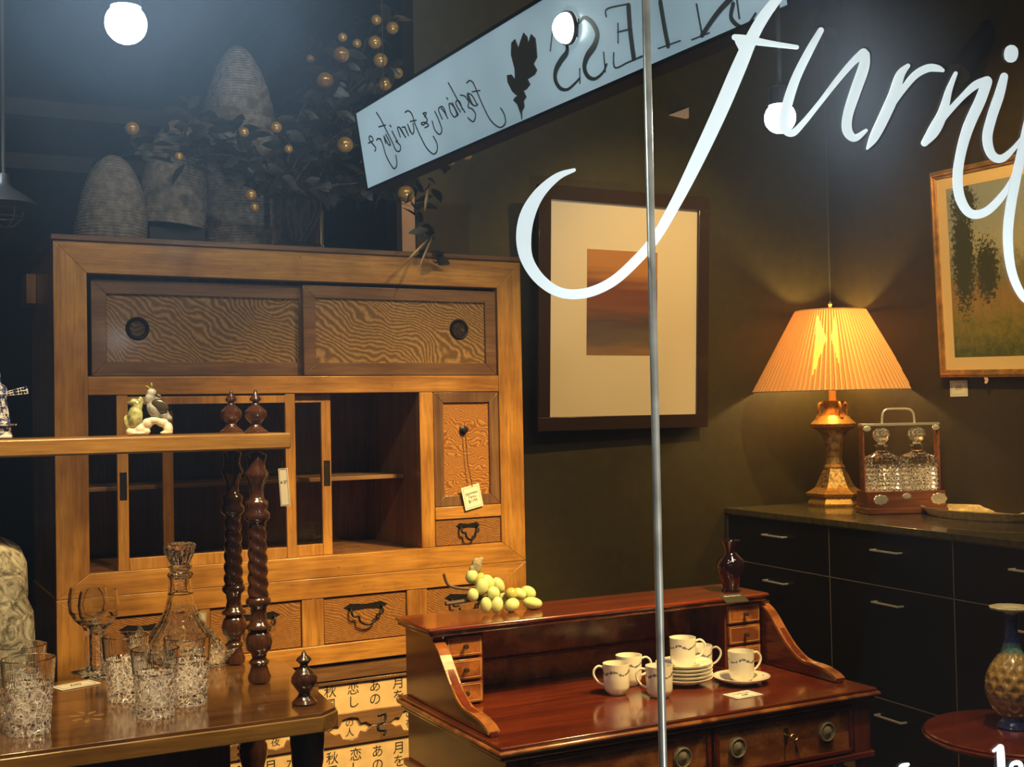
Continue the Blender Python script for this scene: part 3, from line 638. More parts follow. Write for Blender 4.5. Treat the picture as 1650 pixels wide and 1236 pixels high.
for (e, dy) in ends:
    E_ = bpnt(e[0], e[1], dy); s0 = Vector((random.uniform(-.03, .03), random.uniform(-.03, .03), .0)); nk = Vector((random.uniform(-.05, .05), random.uniform(-.05, .05), vh-.01))
    if e == (690, 420): mid_ = bpnt(640, 300, -.10)
    elif e == (160, 260) or e == (215, 215): mid_ = bpnt(330, 235, .05)
    else: mid_ = nk.lerp(E_, .5)+Vector((random.uniform(-.03, .03), random.uniform(-.03, .03), random.uniform(.0, .05)))
    pts = spline([tuple(s0), tuple(nk), tuple(mid_), tuple(E_)], 8); sb.tube(pts, [.0035*(1-.75*i/len(pts)) for i in range(len(pts))], 6)
    for q in pts[10:]:
        for _ in range(3): leafpts.append((Vector(q), 1))
    leafpts.append((E_, 1))
sb.build('branch_stems', M_TWIG, br)
lm = MB()
def leafm(mb, p, L, wd, seed):
    R_ = Matrix.Rotation(random.uniform(0, 6.28), 3, 'Z') @ Matrix.Rotation(random.uniform(-1.3, 1.3), 3, 'X') @ Matrix.Rotation(random.uniform(-1, 1), 3, 'Y')
    xs = [(0, 0), (.15, .5), (.4, 1), (.65, .85), (.88, .4), (1, 0)]; vs = []; fs = []
    for i, (u, w_) in enumerate(xs):
        bend = -.25*u*u*L
        vs += [R_ @ Vector((u*L, w_*wd, bend+.15*wd*w_))+p, R_ @ Vector((u*L, 0, bend))+p, R_ @ Vector((u*L, -w_*wd, bend+.15*wd*w_))+p]
    for i in range(5): fs += [(3*i, 3*i+3, 3*i+4, 3*i+1), (3*i+1, 3*i+4, 3*i+5, 3*i+2)]
    mb.add(vs, fs)
for p, _ in leafpts:
    if random.random() < .72: leafm(lm, p+Vector([random.uniform(-.025, .025) for _ in range(3)]), random.uniform(.035, .075), random.uniform(.009, .018), 0)
for q in ((690, 395), (672, 405), (705, 385)):
    pass
lo = lm.build('foliage', M_LEAF, br); lo['kind'] = 'stuff'
ll = MB(); P0 = bpnt(690, 372, -.16)
def handleaf(a, bb, wpx):
    A_, B_ = bpnt(*a, -.19), bpnt(*bb, -.20); ax = B_-A_; sd_ = Vector((.8, .3, .2)).normalized(); vs = []; fs = []
    for u, w_ in ((0, 0), (.2, .6), (.5, 1), (.8, .6), (1, 0)):
        c = A_+ax*u; vs += [c+sd_*w_*wpx, c+Vector((0, -.004, 0))*w_, c-sd_*w_*wpx]
    for i in range(4): fs += [(3*i, 3*i+3, 3*i+4, 3*i+1), (3*i+1, 3*i+4, 3*i+5, 3*i+2)]
    ll.add(vs, fs)
M_CL = plain('copper_leaf', (.20, .11, .04), .35)
for q_ in (((690, 385), (646, 432), .012), ((697, 380), (672, 440), .006), ((690, 302), (684, 342), .007)):
    ll = MB(); handleaf(*q_); ll.build('drooping_leaf', M_CL, br)
for (px, py, d, dy) in ((550,88,26,-.08),(524,130,28,-.05),(604,68,22,-.06),(613,97,24,-.05),(606,32,18,-.02),(620,135,24,.02),(632,45,22,.03),(556,233,26,-.12),(552,60,16,.0),(445,205,18,-.13),(393,213,16,-.12),(288,252,14,-.12),(404,314,18,-.14),(410,334,14,-.14),(213,207,22,.04),(724,257,22,-.08),(752,250,18,-.04),(654,312,28,-.10),(585,140,18,.04),(640,118,20,.05),(575,70,16,.02),(500,95,14,.06),(465,240,14,-.1),(595,240,18,.0)):
    p = bpnt(px, py, dy); r = d/2/560
    f = MB().ell(p, r, r, r*.95, 16); f.build('gold_bauble', M_FRUIT, br)
    
# ================================================================== WHATNOT TABLE (left foreground)
ZL = .88
wt = thing('whatnot_table', 'two-tier walnut whatnot with dark barley-twist columns carrying the crystal', 'table', (.10, 2.10, 0))
def wloc(p): return (p[0]-.10, p[1]-2.10, p[2])
f_ = lambda x, y, z: Vector((x-.10, y-2.10, z))
XR = .700
low = [(-1.1, 2.083), (.655, 2.078), (.690, 2.108), (.727, 2.56), (.70, 2.60), (-1.1, 2.62)]
MB().prism([(a-.10, b-2.10) for a, b in low], lambda a, b, t: (a, b, t), ZL-.006, ZL).build('lower_tier', M_WALN, wt, bevel=.001)
low2 = [(-1.1, 2.080), (.657, 2.075), (.694, 2.106), (.731, 2.562), (.702, 2.604), (-1.1, 2.624)]
MB().prism([(a-.10, b-2.10) for a, b in low2], lambda a, b, t: (a, b, t), ZL-.034, ZL-.0062).build('tier_edge', M_WALNE, wt, bevel=.002)
inl = MB()
for k in range(7):            # inlaid marquetry spray on the tier
    a = k*.9; inl.ell((.285+.02*cos(a)-.10, 2.27+.035*sin(a)-2.10, ZL+.0001), .012, .005, .0004, 10, Matrix.Rotation(a, 3, 'Z'))
inl.build('inlay', plain('inlay_wood', (.36, .2, .07), .2, coat=.7), wt)
fcx, fcy = .623, 2.378; bcx, bcy = .625, 2.587
ZU = 1.372
MB().box(-1.2, .685-.10, 2.345-2.10, 2.62-2.10, ZU-.032, ZU).build('upper_tier', M_WALNE, wt, bevel=.004)
def column(cx, cy, name='turned_column'):
    za = ZL; H = ZU-.032-ZL
    Z = lambda py: zat(py, fcx, fcy)-ZL
    pr = [(1098, 17), (1090, 19), (1080, 15), (1072, 13), (1066, 17), (1060, 11), (1052, 13), (1046, 20), (1034, 22), (1022, 19), (1016, 14), (1012, 21), (1008, 21), (1004, 15), (990, 12), (978, 14), (972, 20), (966, 20), (962, 16)]
    top = [(840, 15), (836, 20), (828, 21), (822, 16), (814, 18), (808, 18), (804, 12), (795, 11), (782, 12), (778, 15), (774, 15), (768, 19), (762, 19), (756, 15), (745, 14), (733, 17)]
    k = 2.39/FPX; prof = [(0, 0)]+[(w*k, Z(py)) for py, w in pr]
    z0_, z1_ = Z(960), Z(842)
    m1 = MB().lathe(prof+[(14*k, z0_)], n=24)
    n_ = 90; tw = [( (17-2.5*i/n_)*k, z0_+(z1_-z0_)*i/n_) for i in range(n_+1)]
    m1.lathe(tw, n=28, fn=lambda a, z: .95+.07*cos(3*a+z*2*pi/.024))
    m1.lathe([(14*k, z1_)]+[(w*k, min(Z(py), H)) for py, w in top]+[(0, H)], n=24)
    return m1.build(name, M_DARK, wt, loc=(cx-.10, cy-2.10, za), ang=60)
column(fcx, fcy); column(bcx, bcy); column(-.75, 2.378); column(-.75, 2.587)
def finial(cx, cy, z, s, lab='finial', big=False):
    k = 2.39/FPX*s; pr = [(0, 0), (19, 0), (19.5, 3), (15, 6), (9, 12), (8, 16), (14, 22), (18, 29), (17.5, 36), (11, 43), (6, 47), (5, 51), (9, 54), (9.5, 57), (7, 61), (3.5, 66), (2.2, 71), (0, 73)]
    return MB().lathe([(a*k, b*k) for a, b in pr], n=24).build('finial', M_DARK, wt, loc=(cx-.10, cy-2.10, z))
finial(fcx, fcy, ZU, .98); finial(bcx, bcy, ZU, 1.03)
k = 2.2/FPX; pr = [(0, 0), (20, 0), (21, 4), (17, 8), (11, 14), (9, 19), (15, 27), (21, 36), (21, 44), (14, 54), (8, 59), (6, 64), (10, 68), (13, 71), (11, 75), (5, 79), (3, 84), (0, 87)]
MB().lathe([(a*k, b*k) for a, b in pr], n=24).build('finial', M_DARK, wt, loc=(.647-.10, 2.155-2.10, ZL))
def leg(cx, cy):
    MB().lathe([(0, 0), (.016, 0), (.024, .03), (.018, .08), (.024, .3), (.029, .62), (.022, .66), (.030, .69), (.030, .71), (.021, .73), (.024, .76), (.029, .785), (.029, .80), (.031, .82), (.031, ZL-.034), (0, ZL-.034)], n=24).build('leg', M_DARK, wt, loc=(cx-.10, cy-2.10, 0))
leg(.645, 2.135); leg(.655, 2.56); leg(-.9, 2.135); leg(-.9, 2.56)
# dark case under the tier
MB().box(-.9-.10, .56-.10, 2.36-2.10, 2.58-2.10, .35, ZL-.036).build('under_case', M_MAHZ, wt, bevel=.003)
be = MB()
for k2 in range(40): be.ell((.578-.10, 2.37-2.10, .36+k2*.0125), .0035, n=6)
be.build('beading', plain('ivory_beads', (.6, .5, .35), .4), wt)

# ------------------------------------------------------------------ crystal
def tri(x): return abs((x % 1)-.5)*2
def cutfn(r, z0, z1, n, amp, k):
    def f(a, z):
        if z < z0 or z > z1: return 1
        u = a/(2*pi)*n; v = (z-z0)*k
        return 1-amp*min(tri(u+v), tri(u-v))
    return f
def tumbler(label, loc, rz=0):
    t = thing('crystal_tumbler', label, 'tumbler', loc, rz, 'cut crystal tumblers on the lower tier'); H = .124; R0, R1 = .035, .0445
    prof = [(0, .003), (R0-.004, .003), (R0-.002, 0)]+[(R0+(R1-R0)*i/30, H*i/30) for i in range(31)]
    o = MB(); o.lathe(prof, n=72, fn=cutfn(0, .006, H*.64, 10, .15, 36))
    o.lathe([(R1, H), (R1-.0025, H+.001), (R1-.004, H), (R1-.0075, H*.55), (R0-.004, .022), (0, .020)], n=72)
    o.build('tumbler_body', M_CUT, t, smooth=False); return t
tA = tumbler('cut crystal tumbler at the very front left of the lower tier', onz(46, 1180, ZL))
g = onz
dup(tA, 'cut crystal tumbler directly behind the front-left tumbler', onz(34, 1152, ZL), 1)
dup(tA, 'cut crystal tumbler left of the group of three, beside the goblets', onz(203, 1127, ZL), 2, .96)
dup(tA, 'cut crystal tumbler in the front middle of the group of three', onz(251, 1153, ZL), .4, .95)
dup(tA, 'cut crystal tumbler right of the group of three, before the decanter', onz(303, 1133, ZL), 1.4, .98)
def goblet(label, loc):
    t = thing('crystal_goblet', label, 'goblet', loc, 0, 'stemmed crystal goblets')
    b_ = MB(); out = [(0, 0), (.034, 0), (.035, .002), (.012, .008), (.006, .014), (.0085, .03), (.0075, .07), (.009, .085), (.013, .093), (.028, .108), (.038, .125), (.0405, .145), (.038, .165), (.035, .176)]
    b_.lathe(out[:4]+[(r_, z_) for r_, z_ in out[4:]], n=36, fn=lambda a, z: 1-(.10*tri(a/(2*pi)*8) if .014 < z < .1 else 0))
    b_.lathe([(.035, .176), (.0335, .176), (.0365, .165), (.039, .145), (.0365, .126), (.027, .111), (.011, .099), (0, .097)], n=36)
    b_.build('goblet_body', M_CUTS, t, ang=20); return t
gA = goblet('round-bowled crystal goblet nearer the decanter', onz(160, 1090, ZL))
dup(gA, 'round-bowled crystal goblet half hidden behind its twin', onz(143, 1082, ZL))
dc = thing('crystal_decanter', 'wide-based cut crystal decanter with flared stopper on lower tier', 'decanter', onz(292, 1062, ZL))
dfn = lambda a, z: 1-(.05*tri(a/(2*pi)*16) if z < .13 else 0)
b_ = MB(); b_.lathe([(0, .004), (.070, .002), (.086, .006), (.094, .022), (.088, .036), (.066, .060), (.047, .085), (.034, .11), (.027, .135), (.0245, .165), (.0245, .176), (.028, .184), (.026, .187), (.019, .185), (.018, .165), (.021, .135), (.028, .11), (.041, .085), (.060, .058), (.080, .034), (.084, .024), (.076, .014), (0, .012)], n=48, fn=dfn)
b_.build('decanter_body', M_CUTS, dc, ang=15)
MB().lathe([(0, .150), (.014, .150), (.0175, .186), (.021, .192), (.026, .200), (.020, .206), (.031, .228), (.036, .247), (.033, .252), (.024, .246), (0, .240)], n=32, fn=lambda a, z: 1-(.13*tri(a/(2*pi)*9) if z > .205 else 0)).build('stopper', M_CUTP, dc, smooth=False)
MB().lathe([(.0262, .142), (.0272, .143), (.0262, .144)], n=32).build('string', M_STRING, dc)
gs = thing('crystal_stopper', 'pointed cut crystal stopper lying between tumblers in front of the decanter', 'stopper', onz(226, 1082, ZL))
MB().lathe([(0, 0), (.016, 0), (.018, .01), (.010, .02), (.014, .034), (.020, .05), (.016, .068), (.009, .083), (.004, .093), (0, .096)], n=12, ph=.3, fn=lambda a, z: 1-.15*tri(a/(2*pi)*6)).build('stopper_body', M_CUT, gs, smooth=False)
bw = thing('crystal_dish', 'low fan-edged crystal dish behind the decanter near dark columns', 'dish', onz(345, 1072, ZL))
MB().lathe([(0, 0), (.022, 0), (.026, .006), (.040, .022), (.048, .036), (.046, .037), (.036, .023), (.022, .009), (0, .006)], n=40, fn=lambda a, z: 1+(.09*tri(a/(2*pi)*10)*z/.037)).build('dish_body', M_CUT, bw, smooth=False)
card('decanter_tag', 'small white tag on string at the side of the crystal decanter', 'price tag', .018, .026, tuple(Vector(onz(330, 1058, ZL))+Vector((0, .02, .082))), (0, .1, .2), ())
card('table_tag', 'white price card lying flat beside the goblets', 'price tag', .082, .05, tuple(Vector(onz(122, 1105, ZL))+Vector((0, 0, .0014))), (radians(-90), 0, radians(20)), (('£45', .016, 0),))
ht = card('hanging_tag', 'narrow white tag hanging from the right end of the upper tier', 'price tag', .022, .075, tuple(ony(458, 785, 2.36)), (0, radians(-4), radians(-50)), (('A 27', .008, .01),))
MB().tube([(0, 0, .036), (-.002, 0, .075), (-.006, .0, .11)], .0008, 5).build('string', M_STRING, ht)

# ------------------------------------------------------------------ figurines on the upper tier
def blob(name, parts, mat, parent, vox=.0016):
    mb = MB()
    for c, r, rot in parts: mb.ell(c, *r, n=16, rot=rot)
    o = mb.build(name, mat, parent); md = o.modifiers.new('remesh', 'REMESH'); md.mode = 'VOXEL'; md.voxel_size = vox; md.use_smooth_shade = True
    s = o.modifiers.new('smooth', 'SMOOTH'); s.iterations = 4; s.factor = .5; return o
bx, by = onplane(240, 699, (0, 2.40, 0), (0, 1, 0)).xy
zf = ZU+.0018
fg = thing('bird_figurine', 'glazed figurine of two green and grey birds perched on pale rockwork', 'figurine', (bx, by, zf), radians(-15))
RX = lambda a: Matrix.Rotation(a, 3, 'X'); RY = lambda a: Matrix.Rotation(a, 3, 'Y')
s = 2.26/FPX                  # metres per photo pixel here
q = lambda px, py, dy=0: ((px-240)*s, dy, (700-py)*s)
rk = [(q(212,694), (9*s, 9*s, 7*s), None), (q(226,690), (10*s, 9*s, 9*s), None), (q(238,681), (9*s, 9*s, 9*s), None), (q(249,676), (11*s, 9*s, 7*s), None), (q(262,680), (10*s, 9*s, 8*s), None), (q(271,690), (8*s, 9*s, 11*s), None), (q(236,694), (7*s, 8*s, 6*s), None), (q(222,697), (18*s, 10*s, 3*s), None), (q(268,697), (11*s, 9*s, 3*s), None)]
blob('rock_base', rk, plain('pale_glaze', (.78, .76, .66), .25, coat=.5, var=.25, bscale=60), fg)
gb_m = plain('bird_green_glaze', (.34, .36, .17), .2, coat=.6, var=.85, bscale=75)
blob('bird', [(q(218,670), (13*s, 13*s, 20*s), RY(.1)), (q(222,652), (9*s, 9*s, 12*s), None), (q(217,646), (8*s, 8*s, 7*s), None), (q(209,646), (4*s, 3*s, 3*s), None), (q(228,642), (4*s, 3*s, 7*s), RY(-.4)), (q(206,680), (6*s, 6*s, 14*s), RY(-.2))], gb_m, fg)
bb_m = plain('bird_grey_glaze', (.36, .38, .40), .2, coat=.6, var=.7, bscale=60)
blob('bird', [(q(250,657), (13*s, 12*s, 16*s), RY(-.55)), (q(243,641), (10*s, 9*s, 11*s), None), (q(245,630), (8*s, 8*s, 8*s), None), (q(265,666), (8*s, 8*s, 9*s), RY(-.6)), (q(256,640), (4*s, 4*s, 3*s), None), (q(272,672), (7*s, 5*s, 5*s), RY(.6))], bb_m, fg)
MB().ell(q(259, 652, -.010), 15*s, 4*s, 10*s, 14, RY(.5)).build('wing', plain('dark_wing_glaze', (.06, .05, .03), .2, coat=.6), fg)
ms = MB(); ms.ell(q(257, 635, -.002), 4*s, 4*s, 2*s, 10, RY(.5)); ms.ell(q(239, 621), 5*s, 3*s, 2.2*s, 10, RY(.6)); ms.ell(q(245, 618), 2.2*s, 3*s, 5*s, 10); ms.build('beak_and_crest', plain('olive_crest', (.28, .24, .05), .3, coat=.5), fg)
wx, wy = onplane(2, 698, (0, 2.42, 0), (0, 1, 0)).xy
wm = thing('windmill_figurine', 'blue and white pottery windmill cut by the left edge of the view', 'figurine', (wx, wy, zf), radians(-8))
M_DELFT = plain('delft_glaze', (.72, .74, .76), .2, coat=.6); nt = M_DELFT.node_tree
tc = N(nt, 'ShaderNodeTexCoord'); vo = N(nt, 'ShaderNodeTexNoise', Scale=110, Detail=3); nt.links.new(tc.outputs['Object'], vo.inputs['Vector'])
r_ = ramp(nt, [(.46, (.03, .05, .2)), (.53, (.75, .77, .8))]); nt.links.new(vo.outputs[0], r_.inputs[0]); nt.links.new(r_.outputs[0], nt.nodes['Principled BSDF'].inputs['Base Color'])
MB().box(-.024, .019, -.018, .018, 0, .006).build('base', plain('white_glaze', (.8, .82, .82), .2, coat=.5), wm, bevel=.002)
MB().lathe([(0, .006), (.018, .006), (.017, .020), (.0, .020)], n=8).build('lower_tower', M_DELFT, wm)
MB().lathe([(0, .020), (.026, .023), (.027, .026), (.016, .026), (.009, .078), (.011, .08), (.010, .094), (0, .102)], n=8).build('tower', M_DELFT, wm)
hub = Vector((0, -.013, .080)); sm = MB().ell(hub, .004, n=10).build('hub', M_DELFT, wm)
for a in (10, 100, 190, 280):
    a = radians(a); d = Vector((cos(a), 0, sin(a))); e = Vector((-sin(a), 0, cos(a))); mb = MB(); L = .047
    mb.tube([hub, hub+d*L], .0012, 6)
    for k3 in range(8): c = hub+d*(.012+k3*.0048); mb.tube([c-e*(.003+k3*.0003), c+e*(.004+k3*.0006)], .0007, 5)
    for sg in (-1, 1): mb.tube([hub+d*.010+e*sg*.0035, hub+d*L+e*sg*.0065], .0007, 5)
    mb.tube([hub+d*L-e*.0065, hub+d*L+e*.0065], .0007, 5); mb.build('sail', M_DELFT, wm)

# stone vase on the tier, left edge
sv = thing('bark_textured_vase', 'lumpy cream vase with grey bark-like swirls at the left edge behind tumblers', 'vase', (.135, 2.50, ZL+.001))
M_BARK = plain('cream_bark', (.5, .46, .34), .7, bump=.9, bscale=35); nt = M_BARK.node_tree
tc = N(nt, 'ShaderNodeTexCoord'); mu = N(nt, 'ShaderNodeTexNoise', Scale=22, Detail=6, Roughness=.7, Distortion=2.2); nt.links.new(tc.outputs['Object'], mu.inputs['Vector'])
r_ = ramp(nt, [(.40, (.10, .09, .06)), (.5, (.34, .31, .22)), (.62, (.62, .58, .45))]); nt.links.new(mu.outputs[0], r_.inputs[0]); nt.links.new(r_.outputs[0], nt.nodes['Principled BSDF'].inputs['Base Color'])
MB().lathe([(0, 0), (.072, 0), (.080, .02), (.083, .08), (.082, .16), (.074, .185), (.077, .20), (.076, .255), (.062, .285), (.040, .300), (.028, .305), (.024, .295), (0, .285)], n=36, fn=lambda a, z: 1+.035*sin(2*a+z*22)+.025*sin(5*a-z*31)+.02*sin(3*a+9*z+1)).build('vase_body', M_BARK, sv)

# ================================================================== DESK
DA = radians(.745); DO = Vector((1.015, 2.103, 0)); DW = .969; DD = .525; ZD = .76
desk = thing('writing_desk', 'red mahogany writing desk with low gallery of small drawers and curved ends', 'desk', tuple(DO), DA)
dn = Vector((-sin(DA), cos(DA), 0)); dt = Vector((cos(DA), sin(DA), 0))
def dF(px, py, yl): p = onplane(px, py, DO+dn*yl, dn)-DO; return (p.dot(dt), p.z)       # on a plane parallel to the front -> (x, z)
def dS(px, py, xl): p = onplane(px, py, DO+dt*xl, dt)-DO; return (p.dot(dn), p.z)       # on a plane parallel to the side -> (y, z)
def DW3(x, y, z): return tuple(DO+dt*x+dn*y+Vector((0, 0, z)))
MB().box(0.003, DW-.003, .003, DD-.003, ZD-.007, ZD).build('desk_top', M_MAH, desk, bevel=.003)
MB().box(-.004, DW+.004, -.004, DD, ZD-.018, ZD-.0072).build('top_moulding', M_WALNUT, desk, bevel=.005)
MB().box(.006, DW-.006, .006, DD-.004, ZD-.030, ZD-.0182).build('cove_moulding', M_MAH, desk, bevel=.004)
ZF0, ZF1 = .618, ZD-.0302
MB().box(.018, DW-.018, .024, DD-.02, ZF0, ZF1).build('frieze', M_MAHZ, desk)
MB().box(.008, DW-.008, .008, DD-.008, ZF0-.016, ZF0).build('frieze_moulding', M_MAH, desk, bevel=.004)
for x0 in (.018, DW-.068): MB().box(x0, x0+.05, .012, .026, ZF0, ZF1).build('corner_block', M_MAHZ, desk, bevel=.002)
xm = dF(1145, 1180, .02)[0]
for (x0, x1, lk) in ((.072, xm-.006, 0), (xm+.006, DW-.072, 1)):
    d = MB().box(x0, x1, .014, .03, ZF0+.004, ZF1-.003).build('drawer', M_WALNUT, desk, bevel=.002)
    mo = MB(); e = .010
    for q_ in ((x0, x1, ZF1-.003-e, ZF1-.003), (x0, x1, ZF0+.004, ZF0+.004+e), (x0, x0+e, ZF0+.004, ZF1-.003), (x1-e, x1, ZF0+.004, ZF1-.003)): mo.box(q_[0], q_[1], .009, .014, q_[2], q_[3])
    mo.build('drawer_moulding', M_MAH, d, bevel=.002)
    for f in (.17, .83) if not lk else (.15, .80):
        cxk = x0+(x1-x0)*f; zc_ = (ZF0+ZF1)/2+.004
        rp = MB().lathe([(0, 0), (.0215, 0), (.0225, .002), (.018, .004), (.013, .003), (.012, .006), (.008, .007), (.004, .010), (0, .011)], n=28).build('ring_pull', M_OLDBRASS, d, rot=(pi/2, 0, 0), loc=(cxk, .0135, zc_))
        ring = [(cxk+.0195*cos(a), .008, zc_+.0195*sin(a)) for a in [2*pi*i/28 for i in range(29)]]
        MB().tube(ring, .0017, 6, False).build('ring', M_OLDBRASS, d)
    if lk:
        kx = x0+(x1-x0)*.50; kz = (ZF0+ZF1)/2+.012
        MB().prism([(kx-.006, kz+.016), (kx+.006, kz+.016), (kx+.007, kz), (kx+.004, kz-.016), (kx-.004, kz-.016), (kx-.007, kz)], lambda a, b, t: (a, t, b), .0125, .014).build('escutcheon', M_BRASS, d)
        ky = thing('brass_key', 'brass key with dark tassel standing in the right desk drawer lock', 'key', DW3(kx, .012, kz))
        MB().tube([(0, .004, 0), (0, -.022, .001)], .0018, 8).build('key_shaft', M_BRASS, ky)
        MB().tube([(.004*cos(a)*2.2, -.026+.002*sin(a), .001+.006*sin(a)) for a in [2*pi*i/20 for i in range(21)]], .0018, 6, False).build('key_bow', M_BRASS, ky)
        tm = MB()
        for j in range(6): tm.tube([(0, -.026, -.004), (.002+j*.0008, -.027, -.02), (.001+j*.0035, -.024, -.045-.001*j)], .0007, 4)
        tm.build('tassel', M_STRING, ky)
for (x0, y0) in ((.022, .016), (DW-.062, .016), (.022, DD-.06), (DW-.062, DD-.06)):
    lg = MB(); lg.box(x0, x0+.040, y0, y0+.040, ZF0-.040, ZF0-.016); lg.box(x0-.004, x0+.044, y0-.004, y0+.044, ZF0-.052, ZF0-.040)
    lg.add([(x0+.004, y0+.004, ZF0-.052), (x0+.036, y0+.004, ZF0-.052), (x0+.036, y0+.036, ZF0-.052), (x0+.004, y0+.036, ZF0-.052), (x0+.011, y0+.011, 0), (x0+.029, y0+.011, 0), (x0+.029, y0+.029, 0), (x0+.011, y0+.029, 0)],
        [(0,1,2,3), (4,7,6,5), (0,4,5,1), (1,5,6,2), (2,6,7,3), (3,7,4,0)]); lg.build('leg', M_MAHZ, desk, bevel=.002)
# gallery
ZS = .94; YS0 = .325
MB().box(-.004, .925, YS0, DD-.002, ZS-.010, ZS).build('gallery_shelf', M_MAH, desk, bevel=.004)
MB().box(.002, .918, YS0+.006, DD-.002, ZS-.020, ZS-.0102).build('shelf_moulding', M_WALNUT, desk, bevel=.003)
MB().box(.032, .925, DD-.022, DD-.010, ZD+.0005, ZS-.021).build('gallery_back', M_WALNUT, desk)
MB().box(.115, .81, DD-.030, DD-.0225, ZD+.055, ZD+.062).build('back_bead', M_MAH, desk, bevel=.002)
for xs, pxs in ((.018, ((700,1024),(710,1028),(720,1045),(732,1078),(745,1112),(760,1138),(775,1148),(786,1156),(797,1168),(803,1178))), (.918, None)):
    if pxs: prof_ = [dS(a, b, .036) for a, b in pxs]
    a_ = [(max(y, .06), max(z, ZD+.002)) for y, z in prof_]
    poly = [(DD-.012, ZD+.0005), (DD-.012, ZS-.021), (YS0+.02, ZS-.021)]+a_[1:]+[(a_[-1][0], ZD+.0005)]
    MB().prism(poly, lambda a, b, t: (t, a, b), xs, xs+.018).build('curved_end', M_MAHY, desk, bevel=.002)
    cap = MB(); pts = [(YS0+.02, ZS-.024)]+a_[1:]
    pts = spline([(p[0], p[1]) for p in pts], 3)
    for (p, q_) in zip(pts, pts[1:]):
        cap.add([(xs-.004, p[0], p[1]), (xs+.022, p[0], p[1]), (xs+.022, q_[0], q_[1]), (xs-.004, q_[0], q_[1]), (xs-.004, p[0]+.003, p[1]-.006), (xs+.022, p[0]+.003, p[1]-.006), (xs+.022, q_[0]+.003, q_[1]-.006), (xs-.004, q_[0]+.003, q_[1]-.006)],
            [(0,1,2,3), (4,7,6,5), (0,4,5,1), (2,6,7,3), (1,5,6,2), (3,7,4,0)])
    cap.build('end_capping', M_WALNUT, desk)
M_KNOB = plain('dark_knob', (.10, .06, .03), .3, .6)
for (x0, x1) in ((.040, .138), (.805, .914)):
    MB().box(x0, x1, YS0+.03, DD-.024, ZD+.001, ZS-.0215).build('drawer_case', M_MAHZ, desk)
    H = (ZS-.0215-ZD-.004)/3
    for k in range(3):
        z0_ = ZD+.003+k*H; d = MB().box(x0+.006, x1-.006, YS0+.020, YS0+.0295, z0_+.003, z0_+H-.004).build('small_drawer', M_WALNUT, desk, bevel=.001)
        ln = MB(); e = .004
        for q_ in ((x0+.010, x1-.010, z0_+H-.009, z0_+H-.008), (x0+.010, x1-.010, z0_+.007, z0_+.008), (x0+.010, x0+.011, z0_+.007, z0_+H-.008), (x1-.011, x1-.010, z0_+.007, z0_+H-.008)): ln.box(q_[0], q_[1], YS0+.0192, YS0+.020, q_[2], q_[3])
        ln.build('string_inlay', plain('boxwood', (.6, .35, .12), .3), d, smooth=False)
        MB().lathe([(0, 0), (.003, 0), (.003, .006), (.006, .010), (.005, .014), (0, .015)], n=14).build('knob', M_KNOB, d, rot=(pi/2, 0, 0), loc=((x0+x1)/2, YS0+.020, z0_+H/2))

# ------------------------------------------------------------------ cups and saucers
M_CUP = plain('flowered_porcelain', (.84, .80, .68), .12, coat=.5); nt = M_CUP.node_tree; b = nt.nodes['Principled BSDF']
tc = N(nt, 'ShaderNodeTexCoord'); sp = N(nt, 'ShaderNodeSeparateXYZ'); nt.links.new(tc.outputs['Object'], sp.inputs[0])
at = N(nt, 'ShaderNodeMath', operation='ARCTAN2'); nt.links.new(sp.outputs[1], at.inputs[0]); nt.links.new(sp.outputs[0], at.inputs[1])
mm = N(nt, 'ShaderNodeMath', operation='MULTIPLY'); mm.inputs[1].default_value = 4; nt.links.new(at.outputs[0], mm.inputs[0])
sn = N(nt, 'ShaderNodeMath', operation='SINE'); nt.links.new(mm.outputs[0], sn.inputs[0])
ab = N(nt, 'ShaderNodeMath', operation='MULTIPLY_ADD'); ab.inputs[1].default_value = -.0035; ab.inputs[2].default_value = .0505; nt.links.new(sn.outputs[0], ab.inputs[0])
sb_ = N(nt, 'ShaderNodeMath', operation='SUBTRACT'); nt.links.new(sp.outputs[2], sb_.inputs[0]); nt.links.new(ab.outputs[0], sb_.inputs[1])
aa = N(nt, 'ShaderNodeMath', operation='ABSOLUTE'); nt.links.new(sb_.outputs[0], aa.inputs[0])
nn_ = N(nt, 'ShaderNodeTexNoise', Scale=170, Detail=2); nt.links.new(tc.outputs['Object'], nn_.inputs['Vector'])
dv = N(nt, 'ShaderNodeMath', operation='MULTIPLY_ADD'); dv.inputs[1].default_value = .014; dv.inputs[2].default_value = -.0052; nt.links.new(nn_.outputs[0], dv.inputs[0])
lt = N(nt, 'ShaderNodeMath', operation='LESS_THAN'); nt.links.new(aa.outputs[0], lt.inputs[0]); nt.links.new(dv.outputs[0], lt.inputs[1])
mx = N(nt, 'ShaderNodeMix', data_type='RGBA'); mx.inputs[6].default_value = (.84, .80, .68, 1); mx.inputs[7].default_value = (.16, .17, .20, 1); nt.links.new(lt.outputs[0], mx.inputs[0]); nt.links.new(mx.outputs[2], b.inputs['Base Color'])
def cup(label, loc, rz):
    t = thing('coffee_cup', label, 'cup', loc, rz, 'flowered porcelain cups on the desk'); H = .070; R = .031
    MB().lathe([(0, .002), (.017, .002), (.019, 0), (.021, .003), (.027, .009), (.0295, .018), (.030, .04), (R, H), (R-.0022, H), (.0278, .04), (.0265, .018), (.02, .010), (0, .008)], n=40).build('cup_body', M_CUP, t, ang=60)
    hp = spline([(R-.003, 0, .060), (R+.010, 0, .064), (R+.020, 0, .055), (R+.020, 0, .042), (R+.010, 0, .028), (R-.004, 0, .021)], 6)
    MB().tube(hp, .0027, 8).build('handle', M_PORC, t)
    return t
